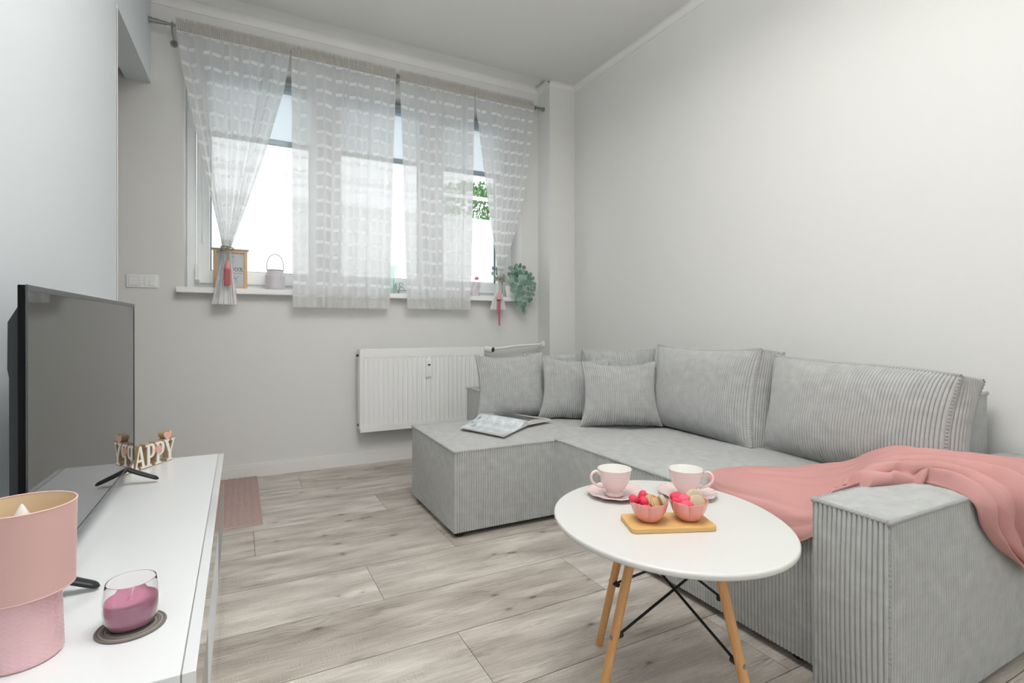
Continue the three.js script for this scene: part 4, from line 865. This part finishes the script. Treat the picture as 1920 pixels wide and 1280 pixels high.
{
  const t = thing('television', 'large flat black television on two feet on the white cabinet', 'television', [-0.329, 0.534, -1.706], 89.7 * D2R); t.rotation.order = 'YXZ'; t.rotation.z = 0.008; t.scale.setScalar(0.779);
  const w = 0.648, h = 0.704;
  part('bezel', [box(-w, w, 0, 0.016, -0.001, 0.004, 0.0015), box(-w, w, h - 0.014, h, -0.001, 0.004, 0.0015), box(w - 0.009, w - 0.0004, 0.01, h - 0.01, -0.0008, 0.0036, 0.0015), box(-w + 0.0004, -w + 0.005, 0.01, h - 0.01, -0.0008, 0.0036, 0.0015)], M.bezel, t);
  part('screen', box(-w + 0.005, w - 0.008, 0.014, h - 0.012, -0.002, 0.0015), M.screen, t);
  part('panel', box(-w + 0.001, w - 0.001, 0.001, h - 0.001, -0.014, -0.0008, 0.002), M.tvBlack, t);
  const s = new THREE.Shape([[0.05, 0], [h - 0.04, 0], [h - 0.085, -0.022], [h - 0.19, -0.023], [h - 0.21, -0.02], [0.05, -0.02]].map(([y, z]) => new THREE.Vector2(z, y)));
  const bg = new THREE.ExtrudeGeometry(s, { depth: 2 * w - 0.04, bevelEnabled: false });   // the profile's x runs to the back
  bg.rotateY(Math.PI / 2); const p = bg.attributes.position;
  for (let i = 0; i < p.count; i++) p.setZ(i, -0.0138 - Math.abs(p.getZ(i)));
  bg.translate(-w + 0.02, 0, 0); bg.deleteAttribute('normal'); bg.deleteAttribute('uv');
  part('back_shell', toCreasedNormals(mergeVertices(bg), 0.5), phy({ color: '#2f3335', roughness: 0.5, side: THREE.DoubleSide }), t, 'grey plastic back');
  for (const x of [0.496, -0.538]) {
    const blade = surf((a, k) => { const f = k / 24, r = lerp(0.02, 0.015, f) * (k === 0 ? 0.02 : Math.max(0.02, Math.sqrt(1 - clamp((f - 0.86) / 0.14, 0, 1) ** 2))); return V(x + r * Math.cos(a), lerp(0.012, -0.0475, f ** 0.85) + r * 0.55 * Math.sin(a), lerp(-0.006, 0.112, f)); }, range(14, 0, 2 * Math.PI), range(24, 0, 24).map(Math.round), true);
    const rear = surf((a, k) => { const f = k / 12, r = lerp(0.02, 0.015, f) * (k === 0 || k === 12 ? 0.02 : 1); return V(x + r * Math.cos(a), lerp(0.012, -0.0475, f ** 0.85) + r * 0.55 * Math.sin(a), lerp(-0.006, -0.04, f)); }, range(14, 0, 2 * Math.PI), range(12, 0, 12).map(Math.round));
    part('foot', [blade, rear], M.blackPlastic, t, 'black angled foot');
  }
}
tag(part('power_cord', tube([V(-0.40, 0.4935, -1.24), V(-0.372, 0.4945, -1.188), V(-0.368, 0.51, -1.172), V(-0.368, 0.548, -1.161), V(-0.365, 0.61, -1.176), V(-0.362, 0.64, -1.2)], 0.0036, 8, 40), std({ color: '#d9d3c2', roughness: 0.6 }), scene), 'cream power cord behind the television by the pink lamp', 'cord');
// word decoration
{
  const font = await new FontLoader().loadAsync('fonts/droid/droid_serif_bold.typeface.json');
  const t = thing('letter_decoration', 'white wooden HAPPY letters with pink heart and flower behind the television', 'decoration', [-0.3794, 0.4885, -2.2466]); t.scale.setScalar(0.779);
  t.rotation.y = Math.atan2(0.206, 0.134);
  let x = 0; const advance = { H: 0.058, A: 0.064, P: 0.058, Y: 0.07 };
  for (const ch of 'HAPPY') {
    const g = new TextGeometry(ch, { font, size: 0.106, depth: 0.03, curveSegments: 10, bevelEnabled: true, bevelThickness: 0.0015, bevelSize: 0.0042, bevelSegments: 1 });
    g.computeBoundingBox(); g.translate(-g.boundingBox.min.x, -g.boundingBox.min.y, 0);
    const sc = (advance[ch] + 0.006) / (g.boundingBox.max.x - g.boundingBox.min.x); g.scale(sc, 1, 1);
    const m = part('letter', g, [M.letterFace, M.letterSide], t); m.position.x = x; x += advance[ch];
  }
  const fl = []; for (let i = 0; i < 6; i++) { const a = i / 6 * 6.283; fl.push(new THREE.CylinderGeometry(0.0085, 0.0085, 0.006, 16).rotateX(Math.PI / 2).translate(0.0105 * Math.cos(a), 0.0105 * Math.sin(a), 0)); }
  fl.push(new THREE.CylinderGeometry(0.008, 0.008, 0.0064, 16).rotateX(Math.PI / 2));
  part('flower', mergeGeometries(fl.map(plain)).translate(0.196, 0.076, 0.036), M.feltPink, t, 'pink felt flower');
  const hs = new THREE.Shape(); hs.moveTo(0, -0.022); hs.bezierCurveTo(-0.045, 0.006, -0.026, 0.034, 0, 0.016); hs.bezierCurveTo(0.026, 0.034, 0.045, 0.006, 0, -0.022);
  part('heart', new THREE.ExtrudeGeometry(hs, { depth: 0.03, bevelEnabled: true, bevelThickness: 0.001, bevelSize: 0.001, bevelSegments: 1, curveSegments: 12 }).translate(0.265, 0.127, 0), [M.feltPink, M.letterSide], t, 'pink wooden heart');
}
// bedside style lamp in the near corner of the cabinet
{
  const t = thing('table_lamp', 'pink table lamp with drum shade and textured base on the cabinet', 'lamp', [-0.302, 0.4885, -1.075]); t.scale.setScalar(0.779);
  const dim = (a, v) => 0.0011 * Math.max(0, Math.sin(a * 30 + Math.sin(v * 90) * 1.3)) * (0.6 + 0.4 * Math.sin(v * 90 + a * 15));
  const us = range(300, 0, 2 * Math.PI), vs = range(110);
  const baseG = surf((a, v) => { const r = 0.0655 - 0.004 * v - 0.018 * Math.max(0, (v - 0.9) / 0.1) ** 2 - 0.004 * Math.max(0, (0.05 - v) / 0.05) ** 2 + (v < 0.9 ? dim(a, v) : 0); return V(r * Math.cos(a), v * 0.139, r * Math.sin(a)); }, us, vs, true);
  part('base', [baseG, new THREE.CylinderGeometry(0.044, 0.044, 0.002, 40).translate(0, 0.1385, 0)], M.lampBase, t, 'pink ceramic base with scaly relief');
  const sh = part('lamp_shade', lathe([[0.084, 0.137], [0.0865, 0.305]], 72), M.shade, t, 'pink drum shade');
  part('shade_liner', lathe([[0.0825, 0.138], [0.085, 0.304]], 72), M.shadeLiner, sh, 'cream lining');
  part('shade_rim', [new THREE.TorusGeometry(0.0858, 0.0016, 8, 72).rotateX(Math.PI / 2).translate(0, 0.305, 0), new THREE.TorusGeometry(0.0833, 0.0014, 8, 72).rotateX(Math.PI / 2).translate(0, 0.137, 0)], std({ color: '#f0c3bd', roughness: 0.7 }), sh);
  const arms = []; for (let i = 0; i < 3; i++) { const a = i * 2.094 + 0.4; arms.push(rod(V(0.012 * Math.cos(a), 0.175, 0.012 * Math.sin(a)), V(0.083 * Math.cos(a), 0.155, 0.083 * Math.sin(a)), 0.0013)); }
  part('fitter', [rod(V(0, 0.135, 0), V(0, 0.2, 0), 0.014), ...arms], M.plainWhite, t);
  part('bulb', lathe([[0.001, 0.198], [0.013, 0.2], [0.017, 0.215], [0.0205, 0.24], [0.0195, 0.262], [0.0135, 0.282], [0.006, 0.298], [0.0022, 0.305], [0.0003, 0.3065]], 32), M.bulb, t, 'unlit white candle bulb');
}
{
  const t = thing('coaster', 'round grey woven coaster under the candle glass', 'coaster', [-0.1655, 0.4885, -1.0964]); t.scale.setScalar(0.779);
  const cr = []; for (let i = 0; i < 11; i++) cr.push(new THREE.TorusGeometry(0.0045 + i * 0.0058, 0.0031, 7, 48).rotateX(Math.PI / 2).scale(1, 0.65, 1).translate(0, 0.0021, 0));
  part('woven_ring', cr.filter((_, i) => i % 2), M.straw, t); part('woven_ring', cr.filter((_, i) => !(i % 2)), M.strawDark, t);
  const c = thing('candle', 'pink candle in a clear glass tumbler on the grey coaster', 'candle', [-0.1655, 0.4919, -1.0964]); c.scale.setScalar(0.779);
  part('glass', lathe([[0.0002, 0.0003], [0.036, 0.0003], [0.043, 0.004], [0.0498, 0.02], [0.0525, 0.042], [0.0515, 0.065], [0.048, 0.0915], [0.0464, 0.0998], [0.0458, 0.1005], [0.0452, 0.0998], [0.0466, 0.0915], [0.05, 0.065], [0.051, 0.042], [0.0483, 0.021], [0.042, 0.0065], [0.036, 0.0035], [0.0002, 0.0035]], 72), M.clearGlass, c);
  const w = lathe([[0.001, 0.0045], [0.035, 0.0045], [0.0412, 0.0078], [0.0475, 0.0222], [0.0502, 0.042], [0.0497, 0.058], [0.0488, 0.0605], [0.03, 0.0585], [0.012, 0.0565], [0.006, 0.057], [0.003, 0.061], [0.001, 0.062]], 64);
  part('wax', w, M.wax, c, 'rose pink wax');
  part('wick', tube([V(0, 0.06, 0), V(0.002, 0.072, 0), V(0.008, 0.083, -0.002)], 0.0016, 6), M.wick, c);
}
// rug
{
  const x0 = -0.47, x1 = 0.105, z0 = -3.922, z1 = -2.955;
  const g = surf((x, z) => { const st = 0.5 + 0.5 * Math.sin((x - x0) * 190), e = Math.min(1, (x - x0) / 0.006, (x1 - x) / 0.006, (z - z0) / 0.006, (z1 - z) / 0.006); return V(x + 0.01 * Math.max(0, (z + 3.3)) * 0 , 0.001 + e * (0.006 + 0.002 * st + 0.004 * noise3.noise(x * 260, z * 190, 1) + 0.004 * (rnd() - 0.5)), z); }, range(200, x0, x1), range(300, z0, z1), true);
  tag(part('rug', g, M.rugYarn, scene), 'dusty pink woven rug on the floor behind the white cabinet', 'rug');
}

renderer.render(scene, camera);
